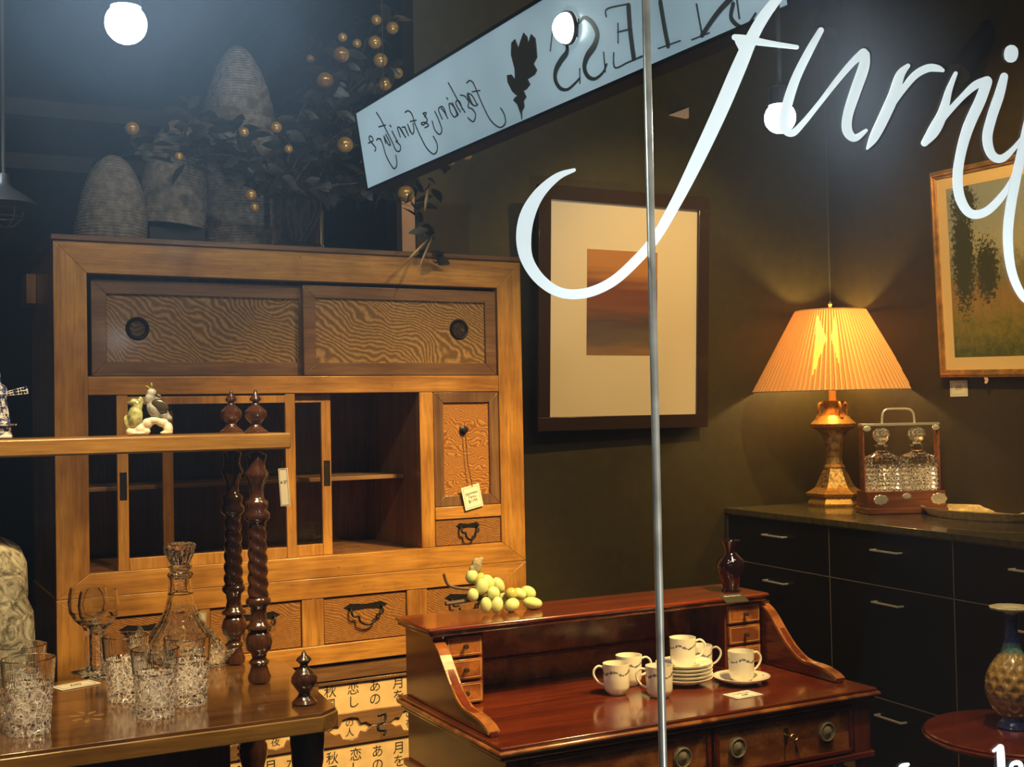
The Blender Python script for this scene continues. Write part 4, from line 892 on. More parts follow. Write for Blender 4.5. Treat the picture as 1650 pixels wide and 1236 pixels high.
c1 = cup('flowered cup at the front left of the cup group, handle to the left', DW3(*(Vector(onz(998, 1119, ZD))-DO).xy, ZD+.0005), radians(158))
def dloc(px, py, z=ZD): v = onz(px, py, z); return (v.x, v.y, z+.0005)
dup(c1, 'flowered cup standing behind the leftmost cup', dloc(1014, 1104), radians(-25))
dup(c1, 'flowered cup in the middle front, partly behind the steel window joint', dloc(1063, 1123), radians(158))
sc_ = thing('saucer', 'shallow flowered saucer under the rightmost cup', 'saucer', dloc(1195, 1101), 0, 'porcelain saucers on the desk')
M_SAU = plain('saucer_porcelain', (.84, .80, .68), .12, coat=.5); nt = M_SAU.node_tree
tc = N(nt, 'ShaderNodeTexCoord'); vz_ = N(nt, 'ShaderNodeTexVoronoi', Scale=42); nt.links.new(tc.outputs['Object'], vz_.inputs['Vector']); r_ = ramp(nt, [(.10, (.2, .2, .17)), (.17, (.84, .80, .68))]); nt.links.new(vz_.outputs[0], r_.inputs[0]); nt.links.new(r_.outputs[0], nt.nodes['Principled BSDF'].inputs['Base Color'])
MB().lathe([(0, .001), (.030, .001), (.033, 0), (.036, .002), (.052, .009), (.066, .016), (.0665, .018), (.0645, .0185), (.050, .012), (.034, .006), (0, .005)], n=48).build('saucer_body', M_SAU, sc_, ang=60)
names = ['bottom', 'second', 'third', 'fourth', 'top']
bs = dloc(1103, 1102)
for k in range(5): dup(sc_, ['lowest saucer of the stack under a cup', 'saucer just above the lowest in the stack', 'middle saucer of the stack of five', 'saucer just below the top one of the stack', 'uppermost saucer of the stack, with a cup on it'][k], (bs[0]+.0008*(k % 2), bs[1], bs[2]+k*.0085), .4*k)
dup(c1, 'flowered cup standing on top of the saucer stack', (bs[0]-.004, bs[1]-.002, bs[2]+4*.0085+.0052), radians(-30))
p5 = dloc(1140, 1090); dup(c1, 'flowered cup behind the saucer stack, handle to the right', (p5[0], p5[1]+.03, p5[2]), radians(-22))
s6 = Vector(sc_.location); dup(c1, 'flowered cup on its own saucer at the right of the group', (s6.x, s6.y, s6.z+.0052), radians(-8))
card('cup_price_card', 'ivory price card lying on the desk in front of the right saucer', 'price tag', .075, .052, tuple(Vector(dloc(1197, 1120))+Vector((0, 0, .0006))), (radians(-90), 0, radians(4)), (('6 Coffee Cups', .008, .008), ('£38', .012, -.006)))

# ------------------------------------------------------------------ grapes
def dsh(px, py): v = onz(px, py, ZS); return Vector((v.x, v.y, ZS))
gp = thing('grape_bunch', 'bunch of pale green glass grapes on a dark twig on desk gallery', 'ornament', tuple(dsh(800, 986)))
M_GRAPE = plain('pale_green_grape', (.52, .58, .27), .12, coat=.6); b = M_GRAPE.node_tree.nodes['Principled BSDF']; setp(b, Subsurface_Weight=.5, Subsurface_Radius=(.012, .012, .004), Subsurface_Scale=1.0)
M_GRAPE2 = plain('olive_grape', (.40, .38, .10), .14, coat=.6)
kg = 1/697
def gpos(px, py, dy): p = onplane(px, py, (0, gp.location.y+dy, 0), (0, 1, 0)); return Vector((p.x-gp.location.x, p.y-gp.location.y, max(p.z-ZS, .0125)))
for (px, py, rx, rz_, ang, dy) in ((760,929,10.5,12,.3,.03),(786,939,11,14,-.4,.012),(777,945,11,14,.3,.0),(803,943,10,14,-.5,.01),(762,959,9.5,11,0,-.004),(783,975,9.5,13,0,-.02),(801,975,10,13.5,.2,-.025),(825,977,13,11,-.5,-.02),(858,977,17,10,.15,-.012),(836,957,13,10,.2,.016),(851,955,14,11,.5,.02),(824,957,11,10.5,0,.01),(795,956,11,11,.2,-.01),(773,935,9,13,.4,.02),(811,965,9,10,0,.03)):
    c = gpos(px, py, dy)
    rz2 = rz_*kg; c.z = max(c.z, rz2)
    MB().ell(c, rx*kg, rx*kg*.95, rz2, 20, RY(ang)).build('grape', M_GRAPE2 if (px, py) in ((773,935),(824,957)) else M_GRAPE, gp)
tw = MB(); g1 = lambda a, b_, dy, h=0: (lambda v: (v.x, v.y, max(v.z, h)))(gpos(a, b_, dy))
tw.tube(spline([g1(715, 925, .03), g1(722, 942, .03), g1(740, 948, .02), g1(765, 950, .015), g1(800, 958, .015)], 6), .0035, 7)
tw.tube(spline([g1(718, 973, .0, .004), g1(740, 970, .005, .004), g1(765, 966, .01, .006), g1(800, 962, .01)], 6), [.005]*19, 7)
tw.tube([g1(728, 987, -.02, .002), g1(748, 973, -.005, .004)], .0015, 6); tw.build('twig', plain('twig_brown', (.07, .04, .03), .6), gp)
blob('dried_leaf', [(gpos(768, 912, .03), (9*kg, 6*kg, 14*kg), None), (gpos(762, 918, .03), (7*kg, 5*kg, 8*kg), None), (gpos(774, 904, .032), (5*kg, 4*kg, 8*kg), RY(.5))], plain('dry_leaf', (.26, .22, .13), .8, var=.4, bscale=200, bump=.6), gp, .0018)

# black vase and dark card on the gallery
p = dsh(1178, 953); vs_ = thing('black_glass_vase', 'small glossy black glass vase at right end of desk gallery', 'vase', (p.x, p.y, ZS+.0005))
k = proj((p.x, p.y, ZS))[2]/FPX
MB().lathe([(0, 0), (15*k, 0), (15.5*k, 2*k), (12*k, 6*k), (14*k, 12*k), (21*k, 26*k), (23.5*k, 40*k), (21*k, 50*k), (13*k, 58*k), (9.5*k, 63*k), (11*k, 70*k), (16*k, 82*k), (14.5*k, 82*k), (9*k, 70*k), (8*k, 62*k), (0, 60*k)], n=40).build('vase_body', plain('black_glass', (.008, .003, .006), .04, coat=1), vs_)
p = dsh(1178, 967)
bc_ = card('shop_card', 'small dark card with pale writing leaning at the gallery edge', 'card', .062, .04, (p.x, p.y-.012, ZS+.0065), (radians(-68), 0, radians(-6)), (('Glass Vase £12', .0075, .009),), plain('dark_card', (.03, .028, .02), .5), M_PAPER, border=False)

# ================================================================== COUNTER on the right wall
ct = thing('drawer_counter', 'long black counter of flush drawers with slim chrome handles along right wall', 'counter', RW(0, 0, 0), -ca+0)
# local frame: x = along wall towards the window, y = out of wall; map to world through RW
def cbox(mb, s0, s1, d0, d1, z0, z1):
    vs = [Vector(RW(a, d, z)) for z in (z0, z1) for a, d in ((s0, d0), (s1, d0), (s1, d1), (s0, d1))]
    inv = Matrix.Rotation(-(-ca), 3, 'Z'); o = Vector(RW(0, 0, 0)); vs = [inv @ (v-o) for v in vs]
    return mb.add(vs, [(0,3,2,1), (4,5,6,7), (0,1,5,4), (1,2,6,5), (2,3,7,6), (3,0,4,7)])
ZC = 1.03; CD = .53
nF = Vector((-cos(ca), sin(ca), 0)); F0 = Vector(RW(0, CD, 0)); tF = Vector((-sin(ca), -cos(ca), 0))
def cF(px, py, d=0): p = onplane(px, py, F0+nF*d, nF)-F0; return p.dot(tF), p.z
CL = 2.6
print('counter front check', cF(1167, 818), cF(1334, 845), cF(1533, 870))
M_CTOP = plain('counter_top', (.10, .08, .03), .25, coat=.5, var=.3, bscale=40); M_CEDGE = plain('pale_edge_band', (.55, .42, .3), .4)
cbox(MB(), .03, CL, .004, CD+.012, ZC-.022, ZC).build('counter_top', M_CTOP, ct, bevel=.002)
cbox(MB(), .03, CL, .004, CD-.02, .08, ZC-.022).build('counter_body', M_BLACK, ct)
cbox(MB(), .03, CL, .04, CD-.06, .0, .08).build('plinth', M_BLACK, ct)
xs = [.03, cF(1336, 900)[0], cF(1535, 900)[0]]; xs.append(xs[2]+(xs[2]-xs[1])*1.0)
while xs[-1]+.3 < CL: xs.append(xs[-1]+xs[2]-xs[1])
za_ = cF(1345, 930.5)[1]; zb2 = cF(1400, 1119)[1]; zs_ = [.085, zb2, za_, ZC-.024]
hz = lambda px, py: cF(px, py)[1]
for i in range(len(xs)-1):
    for j in range(3):
        g = .0018; x0, x1 = xs[i]+g, xs[i+1]-g; z0_, z1_ = zs_[j]+g, zs_[j+1]-g
        d = cbox(MB(), x0, x1, CD-.0195, CD, z0_, z1_).build('drawer', M_BLACK, ct, bevel=.001)
        e = MB(); cbox(e, x0-.0012, x0, CD-.01, CD+.0004, z0_, z1_); cbox(e, x0, x1, CD-.01, CD+.0004, z1_, z1_+.0010); e.build('edge_band', M_CEDGE, d, smooth=False)
        xc_ = (x0+x1)/2+.01; zh = z1_-(.055 if j == 2 else .05); hm = MB()
        cbox(hm, xc_-.062, xc_+.062, CD+.018, CD+.024, zh-.003, zh+.003); cbox(hm, xc_-.062, xc_-.056, CD, CD+.02, zh-.003, zh+.003); cbox(hm, xc_+.056, xc_+.062, CD, CD+.02, zh-.003, zh+.003)
        hm.build('bar_handle', M_CHROME, d, bevel=.001)

def onc(px, py): v = onz(px, py, ZC); return Vector((v.x, v.y, ZC+.0005))
# ---- lamp
lp = onc(1346, 814); lk_ = proj(lp)[2]/FPX
lamp = thing('table_lamp', 'gilt urn-shaped table lamp with wide pleated cream shade, lit', 'lamp', tuple(lp), radians(10))
hpx = lambda y: (816-y)*lk_
MB().lathe([(0, 0), (43*lk_, 0), (44*lk_, hpx(812)), (38*lk_, hpx(803)), (44*lk_, hpx(800)), (47*lk_, hpx(796)), (36*lk_, hpx(790)), (32*lk_, hpx(787))], n=6, ph=.3).build('base', M_GILT, lamp, bevel=.001, smooth=False)
MB().lathe([(32*lk_, hpx(787)), (27*lk_, hpx(778)), (21*lk_, hpx(765)), (17*lk_, hpx(757)), (0, hpx(757))], n=6, ph=.3).build('flared_foot', plain('gilt_pattern', (.30, .20, .07), .4, .6, var=.7, bscale=90), lamp, smooth=False)
MB().lathe([(0, hpx(757)), (17*lk_, hpx(757)), (18*lk_, hpx(754)), (14*lk_, hpx(750)), (13*lk_, hpx(740)), (15*lk_, hpx(720)), (20*lk_, hpx(703)), (27*lk_, hpx(695)), (0, hpx(694))], n=12, ph=.3, fn=lambda a, z: 1-.09*tri(a/(2*pi)*6)).build('waisted_body', plain('dull_gilt', (.42, .28, .10), .35, .5, var=.5, bscale=60), lamp, smooth=False)
MB().lathe([(0, hpx(695)), (27*lk_, hpx(695)), (35*lk_, hpx(690)), (36*lk_, hpx(685)), (31*lk_, hpx(680)), (24*lk_, hpx(673)), (16*lk_, hpx(667)), (13*lk_, hpx(660)), (14*lk_, hpx(655)), (18*lk_, hpx(651)), (19*lk_, hpx(648)), (0, hpx(648))], n=36).build('urn', M_GILT, lamp)
for a in (-.5, -.5+pi, 1.2, 1.2+pi):
    d = Vector((cos(a), sin(a), 0)); P = [d*15*lk_+Vector((0, 0, hpx(656))), d*21*lk_+Vector((0, 0, hpx(652))), d*24*lk_+Vector((0, 0, hpx(660))), d*23*lk_+Vector((0, 0, hpx(669))), d*27*lk_+Vector((0, 0, hpx(676)))]
    MB().tube(spline([tuple(v) for v in P], 5), 2.6*lk_, 8).build('scroll_handle', M_GILT, lamp)
MB().lathe([(0, hpx(648)), (6*lk_, hpx(648)), (6*lk_, hpx(610)), (0, hpx(610))], n=16).build('neck', plain('candle_tube', (.7, .42, .12), .35, .3), lamp)
MB().tube([(0, 0, hpx(612)), (0, 0, hpx(497))], .003, 8).build('harp_rod', M_BRASS, lamp)
MB().lathe([(0, hpx(499)), (5*lk_, hpx(499)), (2*lk_, hpx(496)), (3.5*lk_, hpx(492)), (0, hpx(486))], n=12).build('shade_finial', M_SILVER, lamp)
# shade: pleated, with two gathered slits that show the bright lining
def shademat(name, col, tw):
    m = bpy.data.materials.new(name); m.use_nodes = True; nt = m.node_tree; nt.nodes.clear()
    d_ = N(nt, 'ShaderNodeBsdfDiffuse'); d_.inputs[0].default_value = (*col, 1); t_ = N(nt, 'ShaderNodeBsdfTranslucent'); t_.inputs[0].default_value = (*col, 1)
    mx = N(nt, 'ShaderNodeMixShader'); mx.inputs[0].default_value = tw; nt.links.new(d_.outputs[0], mx.inputs[1]); nt.links.new(t_.outputs[0], mx.inputs[2])
    o = N(nt, 'ShaderNodeOutputMaterial'); nt.links.new(mx.outputs[0], o.inputs[0]); return m
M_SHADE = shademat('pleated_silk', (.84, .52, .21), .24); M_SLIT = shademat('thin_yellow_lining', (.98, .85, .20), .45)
zt_, zb_ = hpx(503), hpx(632); Rt, Rb = 57*lk_, 128*lk_; NP = 192; NZ = 60
toC = Vector((CAM.x-lp.x, CAM.y-lp.y, 0)).normalized(); a0 = math.atan2(toC.y, toC.x)-lamp.rotation_euler.z
def shp(i, j, off=0):
    u = j/NZ; a = 2*pi*i/(NP*2)+a0-pi; R_ = Rt+(Rb-Rt)*u
    R_ *= 1+.018*cos(6*(a-a0)); R_ += (0, 1, 1, 0)[i % 4]*.006*(1+u)-.003*(1+u)+off
    return (R_*cos(a), R_*sin(a)*.98, zt_+(zb_-zt_)*u)
def inslit(i, j):             # u along width in pixels from the middle, v in photo rows
    a = 2*pi*(i+.5)/(NP*2)-pi; u = (j+.5)/NZ; R_ = Rt+(Rb-Rt)*u; x = R_*sin(a)/lk_; y = 505+(632-505)*u
    if abs(a) > 1: return False
    def tri_(p, q, r):
        d = lambda a_, b_: (b_[0]-a_[0])*(y-a_[1])-(b_[1]-a_[1])*(x-a_[0]); s1, s2, s3 = d(p, q), d(q, r), d(r, p)
        return (s1 > 0) == (s2 > 0) == (s3 > 0)
    return tri_((-20, 511), (-6, 553), (-27, 608)) or tri_((8, 513), (1, 552), (13, 598))
ms_ = MB(); m2_ = MB(); idx = {}; vv = [shp(i, j) for i in range(NP*2) for j in range(NZ+1)]
fa, fb = [], []; fold = []; fi_ = []
for i in range(NP*2):
    for j in range(NZ):
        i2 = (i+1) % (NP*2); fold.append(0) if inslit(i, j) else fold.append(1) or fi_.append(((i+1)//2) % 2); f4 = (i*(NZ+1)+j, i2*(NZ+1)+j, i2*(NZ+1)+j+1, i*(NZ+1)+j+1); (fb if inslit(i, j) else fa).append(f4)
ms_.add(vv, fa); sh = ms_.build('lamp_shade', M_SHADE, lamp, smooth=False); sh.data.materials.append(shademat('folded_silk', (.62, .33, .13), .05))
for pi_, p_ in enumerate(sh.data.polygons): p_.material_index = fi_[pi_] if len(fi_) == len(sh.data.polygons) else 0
def used(vs, fs):
    u = sorted({i for f in fs for i in f}); mp_ = {o_: n_ for n_, o_ in enumerate(u)}; return [vs[i] for i in u], [tuple(mp_[i] for i in f) for f in fs]
m2_.add(*used(vv, fb)); m2_.build('slit_lining', M_SLIT, sh, smooth=False)
rim = MB()
for (R_, z_, w_) in ((Rb, zb_, .003), (Rt, zt_, .0025)):
    rim.tube([(R_*(1+.018*cos(6*(a-a0)))*cos(a), R_*(1+.018*cos(6*(a-a0)))*sin(a)*.98, z_) for a in [2*pi*i/72 for i in range(73)]], w_, 6, False)
rim.build('shade_piping', plain('braid', (.62, .42, .24), .8), sh)
MB().ell((0, 0, hpx(585)), .024, .024, .03, 16).build('light_bulb', emis('warm_bulb', (1, .72, .35), 10), lamp)
l = bpy.data.lights.new('bulb_light', 'POINT'); l.energy = 16; l.color = (1, .66, .24); l.shadow_soft_size = .03; o = bpy.data.objects.new('bulb_light', l); COL.objects.link(o); o.parent = lamp; o.location = (0, 0, hpx(560))

# ---- tantalus
tp = onc(1452, 826); tk = proj(tp)[2]/FPX; 
tl = thing('tantalus', 'oak decanter stand with silver mounts and carrying handle beside the lamp', 'decanter stand', tuple(tp), -YAW*.9)
M_OAK = wood('oak_stand', (.34, .12, .04), (.16, .05, .018), 'x', rough=.25, coat=.6)
W2 = 63*tk; dd = .058; th_ = lambda y: (826-y)*tk
MB().box(-W2-.006, W2+.006, -dd-.006, dd+.006, 0, th_(816)).build('plinth', M_OAK, tl, bevel=.003)
MB().box(-W2, W2, -dd, dd, th_(816), th_(790)).build('base_box', M_OAK, tl, bevel=.002)
for sx in (-1, 1): MB().box(sx*W2-(.006 if sx > 0 else 0), sx*W2+(0 if sx > 0 else .006), -.022, .022, th_(790), th_(686)).build('end_post', M_OAK, tl, bevel=.002)
MB().box(-W2, W2, -.024, .024, th_(686), th_(682)).build('locking_bar', M_SILVER, tl, bevel=.001)
hp = [(-26*tk-.003, 0, th_(683)), (-26*tk, 0, th_(668)), (-22*tk, 0, th_(661)), (-14*tk, 0, th_(659)), (10*tk, 0, th_(659)), (20*tk, 0, th_(661)), (25*tk, 0, th_(668)), (26*tk, 0, th_(683))]
MB().tube(spline(hp, 5), .004, 8).build('carrying_handle', M_SILVER, tl)
for cx_, zz, sz in ((-42, 803, 1), (52, 803, 1.1), (0, 798, .6), (-56, 690, .55), (56, 690, .55)):
    mt = MB(); 
    for a in range(8): mt.ell((cx_*tk+6*tk*sz*cos(a*pi/4)*1.3, -dd-.001 if zz > 700 else -.0255, th_(zz)+5*tk*sz*sin(a*pi/4)), 4.4*tk*sz, .0016, 3.6*tk*sz, 10)
    mt.ell((cx_*tk, -dd-.001 if zz > 700 else -.0255, th_(zz)), 7*tk*sz, .002, 5*tk*sz, 12); mt.build('silver_mount', M_SILVER, tl)
def sqdec(label, xo):
    p = Matrix.Rotation(-YAW*.9, 3, 'Z') @ Vector((xo, 0, 0)); t = thing('square_decanter', label, 'decanter', (tp.x+p.x, tp.y+p.y, tp.z+th_(790)+.0005), -YAW*.9, 'square cut decanters in the stand')
    m_ = MB(); hw = 25*tk; rows = 7; zt2 = th_(740)-th_(790)
    for r_ in range(rows+1):
        pass
    prof = []
    for i in range(57):
        z = zt2*i/56; prof.append((hw*1.41*(1-.07*tri(i/8)), z))
    prof = [(0, 0)]+prof+[(hw*1.25, zt2+4*tk), (hw*.6, zt2+9*tk), (9*tk, zt2+13*tk), (8.5*tk, zt2+20*tk), (13*tk, zt2+23*tk), (0, zt2+23.5*tk)]
    def sq(a, z):
        if z > zt2+5*tk: return 1
        a = (a) % (pi/2); return .7071/max(cos(a-pi/4+0), .72) if True else 1
    m_.lathe([(0, 0)]+prof[1:], n=48, ph=pi/4, fn=lambda a, z: (1 if z > zt2+7*tk else min(1.0, (.7071/max(abs(cos(a)), abs(sin(a)))))*(1-.04*tri(a/(2*pi)*24))))
    m_.build('decanter_body', M_CUT, t, smooth=False)
    MB().lathe([(0, 0), (7*tk, 0), (6*tk, 3*tk), (11*tk, 7*tk), (14*tk, 14*tk), (12*tk, 22*tk), (7*tk, 26*tk), (0, 27.5*tk)], (0, 0, zt2+24*tk), 16, fn=lambda a, z: 1-.05*tri(a/(2*pi)*8)).build('ball_stopper', M_CUTP, t, smooth=False)
    return t
sqdec('square cut-glass decanter on the lamp side of the stand', -29*tk); sqdec('square cut-glass decanter on the side away from the lamp', 29*tk)
# ---- tray
tp2 = onc(1582, 834); tr = thing('gilt_tray', 'shallow ornate gilt metal tray with scalloped rim on the counter', 'tray', tuple(tp2), radians(90)-ca)
MB().lathe([(0, .004), (.9, .004), (.93, 0), (.96, .004), (1.0, .018), (1.06, .026), (1.065, .029), (1.04, .028), (.97, .018), (.94, .008), (0, .007)], n=96, sx=.225, sy=.12, fn=lambda a, z: 1+(.03*tri(a/(2*pi)*22) if z > .015 else 0)).build('tray_body', plain('pale_gilt', (.85, .62, .28), .4, .35, bump=.7, bscale=90, var=.25), tr, ang=25)
gd = thing('gilt_dish', 'small gilt footed dish on the counter at the right edge', 'dish', tuple(onc(1672, 822)))
MB().lathe([(0, 0), (.03, 0), (.012, .012), (.012, .02), (.05, .032), (.058, .04), (.05, .038), (0, .026)], n=32).build('dish_body', M_GILT, gd)

# ================================================================== PICTURES
def picture(name, label, x, y, z, a, t, w, h, border, fmat, depth):
    o = thing(name, label, 'picture', (x, y, z)); o.rotation_euler = (t, 0, a)   # top leans out from the wall
    return o
pic = picture('abstract_print', 'framed sunset-coloured abstract print in wide cream mount and dark frame', 1.9908, 3.69, 1.3872, .035, 0.0509, 0, 0, 0, None, 0)
PW, PH, B = .6316, .7515, .049
M_PFR = plain('dark_picture_frame', (.035, .018, .010), .3, coat=.3)
f_ = MB()
for q_ in ((-B, PW+B, -B, 0), (-B, PW+B, PH, PH+B), (-B, 0, 0, PH), (PW, PW+B, 0, PH)): f_.box(q_[0], q_[1], -.012, .012, q_[2], q_[3])
f_.build('frame', M_PFR, pic, bevel=.002)
MB().box(-.002, PW+.002, 0, .006, -.002, PH+.002).build('mount', plain('cream_mount', (.78, .66, .46), .75), pic)
def pl(px, py):
    n = Vector((sin(.035), -cos(.035), 0)); n = n*cos(.0509)-Vector((0, 0, sin(.0509))); o_ = Vector(pic.location); p = onplane(px, py, o_, n)-o_
    ux = Vector((cos(.035), sin(.035), 0)); return p.dot(ux), p.dot(ux.cross(-n) if ux.cross(-n).z > 0 else -(ux.cross(-n)))
x0, z1_ = pl(946, 401); x1, z0_ = pl(1058, 573)
pm, nt, b = newmat('sunset_print'); setp(b, Roughness=.6)
tc = N(nt, 'ShaderNodeTexCoord'); mp = N(nt, 'ShaderNodeMapping'); mp.inputs['Scale'].default_value = (3, 1, 26); nt.links.new(tc.outputs['Object'], mp.inputs[0])
no = N(nt, 'ShaderNodeTexNoise', Scale=1.2, Detail=6); nt.links.new(mp.outputs[0], no.inputs['Vector']); sp = N(nt, 'ShaderNodeSeparateXYZ'); nt.links.new(tc.outputs['Object'], sp.inputs[0])
mr = N(nt, 'ShaderNodeMapRange'); mr.inputs[1].default_value = z0_; mr.inputs[2].default_value = z1_; nt.links.new(sp.outputs[2], mr.inputs[0])
ad = N(nt, 'ShaderNodeMath', operation='MULTIPLY_ADD'); ad.inputs[1].default_value = .35; nt.links.new(no.outputs[0], ad.inputs[0]); nt.links.new(mr.outputs[0], ad.inputs[2])
r_ = ramp(nt, [(.12, (.34, .17, .06)), (.3, (.14, .10, .075)), (.5, (.085, .05, .05)), (.62, (.20, .07, .035)), (.8, (.16, .045, .03)), (1.0, (.48, .20, .05)), (1.15 if False else .92, (.30, .09, .035))][:6]); nt.links.new(ad.outputs[0], r_.inputs[0]); nt.links.new(r_.outputs[0], b.inputs['Base Color'])
MB().box(x0, x1, -.001, -.0002, z0_, z1_).build('print', pm, pic, smooth=False)
# landscape on the right wall
BLp = onplane(1517, 608, RW(0, .03, 0), nF); TLp = onplane(1499, 279, RW(0, .075, 0), nF)
vv_ = TLp-BLp; LH = vv_.length; 
lan = thing('landscape_painting', 'gold-framed landscape painting of a tall dark tree hung on right wall', 'picture', tuple(BLp))
ez = vv_.normalized(); ex = (tF-ez*tF.dot(ez)).normalized(); ey = ez.cross(ex); lan.matrix_world = Matrix.Translation(BLp) @ Matrix((ex, ey, ez)).transposed().to_4x4()
print('painting tilt', ez, 'ey', ey)
LW = LH*.80; ey_in = -1 if ey.dot(nF) > 0 else 1      # +y local must point away from viewer
def lb(mb, x0, x1, y0, y1, z0, z1): 
    return mb.box(x0, x1, *(sorted((y0*ey_in, y1*ey_in))), z0, z1)
def lmitre(mb, d0, d1, y0, y1):
    f3 = lambda a, b, t: (a, t*ey_in, b)
    for poly in ([(d0, d0), (LW-d0, d0), (LW-d1, d1), (d1, d1)], [(d0, LH-d0), (LW-d0, LH-d0), (LW-d1, LH-d1), (d1, LH-d1)], [(d0, d0), (d0, LH-d0), (d1, LH-d1), (d1, d1)], [(LW-d0, d0), (LW-d0, LH-d0), (LW-d1, LH-d1), (LW-d1, d1)]): mb.prism(poly, f3, y0, y1)
mb = MB(); lmitre(mb, 0, .008, -.006, .02); lmitre(mb, .008, .016, -.012, .02); lmitre(mb, .016, .026, -.006, .02); mb.build('frame', plain('gold_leaf_frame', (.62, .36, .10), .35, .7, var=.35, bscale=30), lan, bevel=.0015)
mb = MB(); lmitre(mb, .025, .068, .0, .012); mb.build('mount', plain('gold_cream_mount', (.80, .58, .28), .6), lan)
def mth0(x_): n_ = N(nt, 'ShaderNodeMath', operation='ADD'); n_.inputs[1].default_value = -.22; nt.links.new(x_, n_.inputs[0]); return n_.outputs[0]
pm, nt, b = newmat('landscape_paint'); setp(b, Roughness=.45)
tc = N(nt, 'ShaderNodeTexCoord'); sp = N(nt, 'ShaderNodeSeparateXYZ'); nt.links.new(tc.outputs['Object'], sp.inputs[0])
no = N(nt, 'ShaderNodeTexNoise', Scale=24, Detail=8, Roughness=.8); nt.links.new(tc.outputs['Object'], no.inputs['Vector'])
mr = N(nt, 'ShaderNodeMapRange'); mr.inputs[1].default_value = .07; mr.inputs[2].default_value = LH-.07; nt.links.new(sp.outputs[2], mr.inputs[0])
ad = N(nt, 'ShaderNodeMath', operation='MULTIPLY_ADD'); ad.inputs[1].default_value = .75; nt.links.new(no.outputs[0], ad.inputs[0]); nt.links.new(mth0(mr.outputs[0]), ad.inputs[2])
r_ = ramp(nt, [(.15, (.07, .09, .02)), (.34, (.22, .18, .03)), (.52, (.34, .20, .06)), (.62, (.20, .20, .10)), (.8, (.42, .40, .27)), (1.0, (.30, .34, .32))]); nt.links.new(ad.outputs[0], r_.inputs[0])
# tree mask: trunk column plus ragged crown
def mth(op, a, b_=None, c_=None):
    n_ = N(nt, 'ShaderNodeMath', operation=op)
    for i_, v_ in enumerate((a, b_, c_)):
        if v_ is None: continue
        if isinstance(v_, (int, float)): n_.inputs[i_].default_value = v_
        else: nt.links.new(v_, n_.inputs[i_])
    return n_.outputs[0]
TX = .068+.065
def blobm(cx_, cz_, rx_, rz__):
    dx_ = mth('DIVIDE', mth('SUBTRACT', sp.outputs[0], cx_), rx_); dz_ = mth('DIVIDE', mth('SUBTRACT', sp.outputs[2], cz_), rz__)
    return mth('SQRT', mth('ADD', mth('MULTIPLY', dx_, dx_), mth('MULTIPLY', dz_, dz_)))
no2 = N(nt, 'ShaderNodeTexNoise', Scale=75, Detail=6, Roughness=.75); nt.links.new(tc.outputs['Object'], no2.inputs['Vector'])
dm = mth('MINIMUM', blobm(TX, LH*.58, .05, LH*.26), mth('MINIMUM', blobm(TX+.01, LH*.82, .055, LH*.10), blobm(TX+.10, LH*.50, .05, LH*.14)))
msk = mth('LESS_THAN', mth('ADD', dm, mth('MULTIPLY_ADD', no2.outputs[0], 3.4, -1.7)), .98)
mx = N(nt, 'ShaderNodeMix', data_type='RGBA'); nt.links.new(msk, mx.inputs[0]); nt.links.new(r_.outputs[0], mx.inputs[6]); mx.inputs[7].default_value = (.05, .055, .022, 1); nt.links.new(mx.outputs[2], b.inputs['Base Color'])
mb = MB(); lb(mb, .067, LW-.067, .001, .006, .067, LH-.067); mb.build('canvas', pm, lan, smooth=False)
# small card and peeling tape under it
def wallcard(px, py, w, h, d): p = onplane(px, py, RW(0, d, 0), nF); return tuple(p)
wc = card('wall_price_card', 'small square price card on the wall below the landscape', 'price tag', .082, .056, wallcard(1545, 626, 0, 0, .003), (0, 0, -pi/2-ca), (('£95', .020, .002),), border=True)
tg = thing('paper_ribbon', 'curling scrap of pale tape hanging under the landscape frame', 'tape', tuple(wallcard(1590, 606, 0, 0, .02)))
mb = MB(); tt = [(-.016, 0, .008), (-.004, -.004, .004), (.004, -.010, -.002), (.008, -.012, -.014), (.005, -.008, -.026)]
tt = [(-.001+0*a, -a*1.4, c) for a, b_, c in tt]
for i in range(4):
    a, c = tt[i], tt[i+1]; w0, w1 = .004+.004*sin(i*.8), .004+.004*sin((i+1)*.8)
    mb.add([(a[0]-.01, a[1]-w0, a[2]), (a[0]-.012, a[1]+w0, a[2]+.002), (c[0]-.014, c[1]+w1, c[2]+.002), (c[0]-.012, c[1]-w1, c[2])], [(0, 1, 2, 3)])
mb.build('tape_strip', plain('pale_tape', (.75, .5, .35), .6), tg)
# small wedge-shaped fitting high on the back wall
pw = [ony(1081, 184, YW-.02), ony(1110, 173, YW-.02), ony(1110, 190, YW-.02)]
tag(MB().prism([(v.x, v.z) for v in pw], lambda a, b, t: (a, t, b), YW-.02, YW-.002).build('wall_wedge', plain('pale_wedge', (.6, .42, .3), .6), None), 'small pale triangular wedge fixed high on the dark back wall', 'wall fitting')

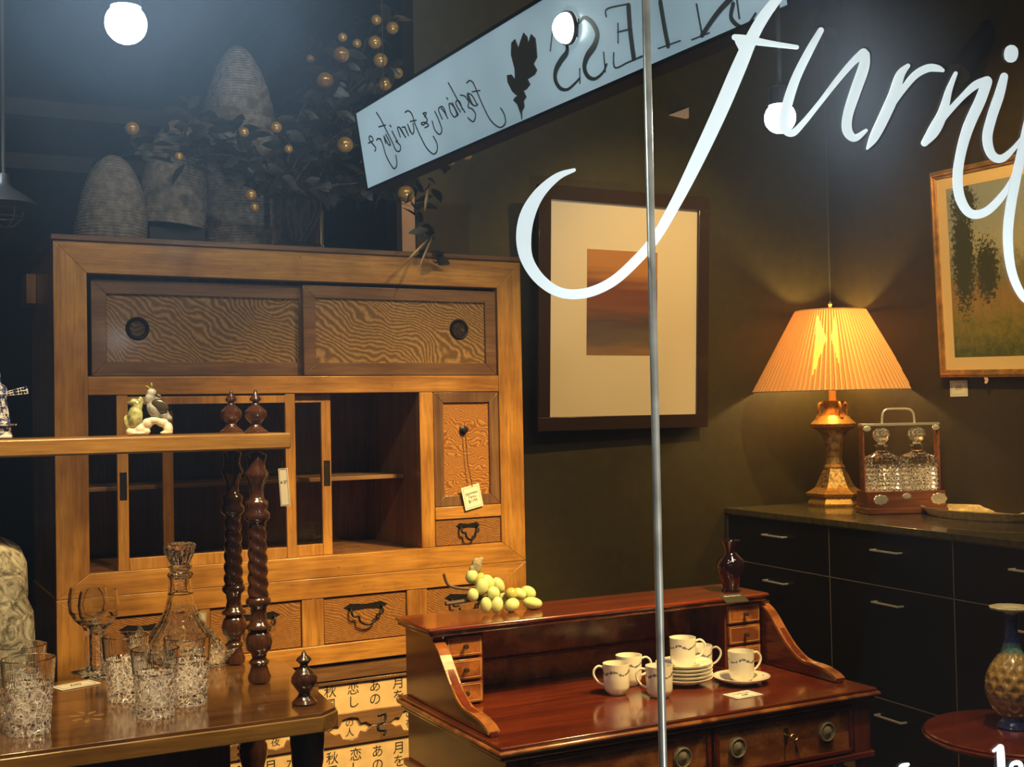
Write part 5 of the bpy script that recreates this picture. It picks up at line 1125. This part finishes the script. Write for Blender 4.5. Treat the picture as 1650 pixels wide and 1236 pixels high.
# ================================================================== ROUND TABLE and majolica vase
rc = onz(1640, 1178, .62); rt_ = thing('wine_table', 'small round mahogany pedestal table at the lower right', 'table', (rc.x, rc.y, 0))
RR = .218
MB().lathe([(0, .594), (RR-.022, .594), (RR-.008, .600), (RR, .606), (RR, .610), (RR-.006, .613), (RR-.004, .617), (RR-.008, .620), (0, .620)], n=96).build('table_top', M_MAH, rt_, ang=20)
MB().lathe([(0, .11), (.03, .11), (.04, .16), (.028, .22), (.022, .3), (.032, .38), (.024, .45), (.020, .53), (.036, .58), (.05, .594), (0, .594)], n=28).build('pedestal', M_MAHZ, rt_)
for a in (.3, .3+2.09, .3+4.19):
    MB().tube(spline([(.02*cos(a), .02*sin(a), .16), (.09*cos(a), .09*sin(a), .15), (.16*cos(a), .16*sin(a), .06), (.22*cos(a), .22*sin(a), .015)], 5), [.018-.0005*i for i in range(16)], 8).build('leg', M_MAHZ, rt_)
pv = onz(1634, 1172, .62); mk = proj(pv)[2]/FPX
mv = thing('majolica_vase', 'tall majolica vase with blue neck and gold diamond-relief body on wine table', 'vase', (pv.x, pv.y, .6205))
vm, nt, b = newmat('majolica_glaze'); setp(b, Roughness=.16, Coat_Weight=.6)
tc = N(nt, 'ShaderNodeTexCoord'); sp = N(nt, 'ShaderNodeSeparateXYZ'); nt.links.new(tc.outputs['Object'], sp.inputs[0]); no = N(nt, 'ShaderNodeTexNoise', Scale=70, Detail=4); nt.links.new(tc.outputs['Object'], no.inputs['Vector'])
ad = N(nt, 'ShaderNodeMath', operation='MULTIPLY_ADD'); ad.inputs[1].default_value = 16*mk; ad.inputs[2].default_value = -8*mk; nt.links.new(no.outputs[0], ad.inputs[0]); a2 = N(nt, 'ShaderNodeMath', operation='ADD'); nt.links.new(ad.outputs[0], a2.inputs[0]); nt.links.new(sp.outputs[2], a2.inputs[1])
mr = N(nt, 'ShaderNodeMapRange'); mr.inputs[1].default_value = 0; mr.inputs[2].default_value = 196*mk; nt.links.new(a2.outputs[0], mr.inputs[0])
r_ = ramp(nt, [(.0, (.08, .10, .30)), (.09, (.10, .12, .32)), (.11, (.38, .20, .06)), (.45, (.52, .34, .12)), (.60, (.50, .38, .17)), (.615, (.16, .34, .33)), (.68, (.20, .38, .36)), (.70, (.06, .08, .26)), (.93, (.08, .10, .30)), (.96, (.8, .78, .6))]); nt.links.new(mr.outputs[0], r_.inputs[0])
no3 = N(nt, 'ShaderNodeTexNoise', Scale=120, Detail=3); nt.links.new(tc.outputs['Object'], no3.inputs['Vector']); r3 = ramp(nt, [(.4, (.45, .35, .3)), (.6, (1.0, 1.0, 1.0))]); nt.links.new(no3.outputs[0], r3.inputs[0])
mx = N(nt, 'ShaderNodeMix', data_type='RGBA', blend_type='MULTIPLY'); mx.inputs[0].default_value = .6; nt.links.new(r_.outputs[0], mx.inputs[6]); nt.links.new(r3.outputs[0], mx.inputs[7]); nt.links.new(mx.outputs[2], b.inputs['Base Color'])
prof = spline([(0, 0), (24, 0), (25, 4), (22, 10), (17, 16), (24, 24), (34, 38), (39, 54), (40, 66), (37, 84), (29, 102), (20, 116), (14, 130), (10.5, 148), (9.5, 168), (11, 180), (16, 188)], 6)
MB().lathe([(max(r, 0)*mk if i else 0, z*mk) for i, (r, z) in enumerate(prof)], n=64, fn=lambda a, z: 1+(.10*(1-min(tri(a/(2*pi)*12+z/mk/26), tri(a/(2*pi)*12-z/mk/26))*2) if 20*mk < z < 118*mk else 0)).build('vase_body', vm, mv, ang=60)
MB().lathe([(15*mk, 186*mk), (32*mk, 190*mk), (33*mk, 193*mk), (30*mk, 194*mk), (12*mk, 190*mk), (10*mk, 180*mk)], n=40, fn=lambda a, z: 1+.03*sin(10*a)).build('rim', plain('ivory_rim', (.80, .78, .58), .2, coat=.5), mv)

# ================================================================== far left: pendant lamp, shelf unit behind, tubular spotlights
pq = ony(6, 330, 4.6); pk = proj(pq)[2]/FPX
pd = thing('pendant_lamp', 'grey metal workshop pendant lamp with wire cage hanging at far left', 'pendant lamp', (pq.x, pq.y, pq.z))
M_ZINC = plain('grey_metal', (.30, .30, .29), .45, .6)
MB().lathe([(52*pk, 0), (50*pk, 4*pk), (30*pk, 18*pk), (16*pk, 26*pk), (10*pk, 34*pk), (8*pk, 50*pk), (0, 52*pk), (0, 48*pk), (7*pk, 32*pk), (14*pk, 22*pk), (30*pk, 14*pk), (49*pk, 1*pk)], n=48).build('metal_shade', M_ZINC, pd)
MB().tube([(0, 0, 50*pk), (0, 0, 3.18-pq.z)], 3*pk, 8).build('rod', M_ZINC, pd)
cg = MB()
for k in range(6):
    a = k*pi/3; cg.tube(spline([(26*pk*cos(a), 26*pk*sin(a), 4*pk), (28*pk*cos(a), 28*pk*sin(a), -18*pk), (14*pk*cos(a), 14*pk*sin(a), -34*pk), (0, 0, -36*pk)], 4), 1.2*pk, 5)
for z, r in ((-6, 27), (-20, 26)): cg.tube([(r*pk*cos(a), r*pk*sin(a), z*pk) for a in [2*pi*i/24 for i in range(25)]], 1.2*pk, 5, False)
cg.build('wire_cage', M_ZINC, pd)
# dark shelving with cartons far behind on the left
shf = thing('dark_shelving', 'tall dark shelf rack standing deep in the shop at far left', 'shelving', (-.35, 6.4, 0))
mb = MB()
for z in (.4, .9, 1.35, 1.75): mb.box(-1.3, .75, 0, .4, z, z+.03)
for x in (-1.3, -.3, .72): mb.box(x, x+.04, 0, .4, 0, 1.8)
mb.build('rack', plain('rack_dark', (.05, .055, .06), .6), shf)
M_CART = plain('dull_carton', (.10, .10, .11), .7, var=.4, bscale=5)
for i, (x, z, w, h) in enumerate(((-.62, .931, .30, .24), (-.22, .931, .34, .18), (-.60, 1.381, .26, .20), (-.25, 1.381, .3, .16), (.12, 1.381, .22, .2))):
    t_ = thing('storage_box', ['grey box at left on the second shelf of far rack', 'wide grey box centred on the second shelf of far rack', 'grey box at left on the upper shelf of far rack', 'low grey box in the middle of the far rack upper shelf', 'grey box at right on the upper shelf of far rack'][i], 'box', (-.35+x, 6.45, z), 0, 'boxes on the far rack')
    MB().box(-w/2, w/2, 0, .28, 0, h).build('box_body', M_CART, t_, bevel=.004); MB().box(-w/2-.004, w/2+.004, -.004, .284, h+.0005, h+.03).build('box_lid', M_CART, t_, bevel=.003)
def tubular(label, a_, b_, Y, r):
    A_ = ony(*a_, Y); B_ = ony(*b_, Y); t = thing('tubular_spotlight', label, 'spotlight', tuple(A_), group='black tubular ceiling spotlights'); v = (B_-A_)
    MB().tube([(0, 0, 0), tuple(v*.98)], r, 28).build('housing', plain('black_can', (.008, .008, .008), .5, spec=.2), t)
    MB().tube([tuple(v*.98), tuple(v)], r*1.03, 28).build('rim', plain('black_rim', (.008, .008, .007), .6, spec=.1), t)
    MB().tube([tuple(v*.2), (v.x*.2, v.y*.2, 3.18-A_.z)], .008, 8).build('stem', M_IRON, t)
    MB().box(-.06+v.x*.2, .06+v.x*.2, -.03+v.y*.2, .03+v.y*.2, 3.165-A_.z, 3.185-A_.z).build('ceiling_plate', M_IRON, t)
tubular('black tubular spotlight at top right above the landscape', (1604, 38), (1545, 118), 2.9, .038)
tubular('black tubular spotlight near the wall corner at the top', (1345, -30), (1330, 52), 3.1, .040)
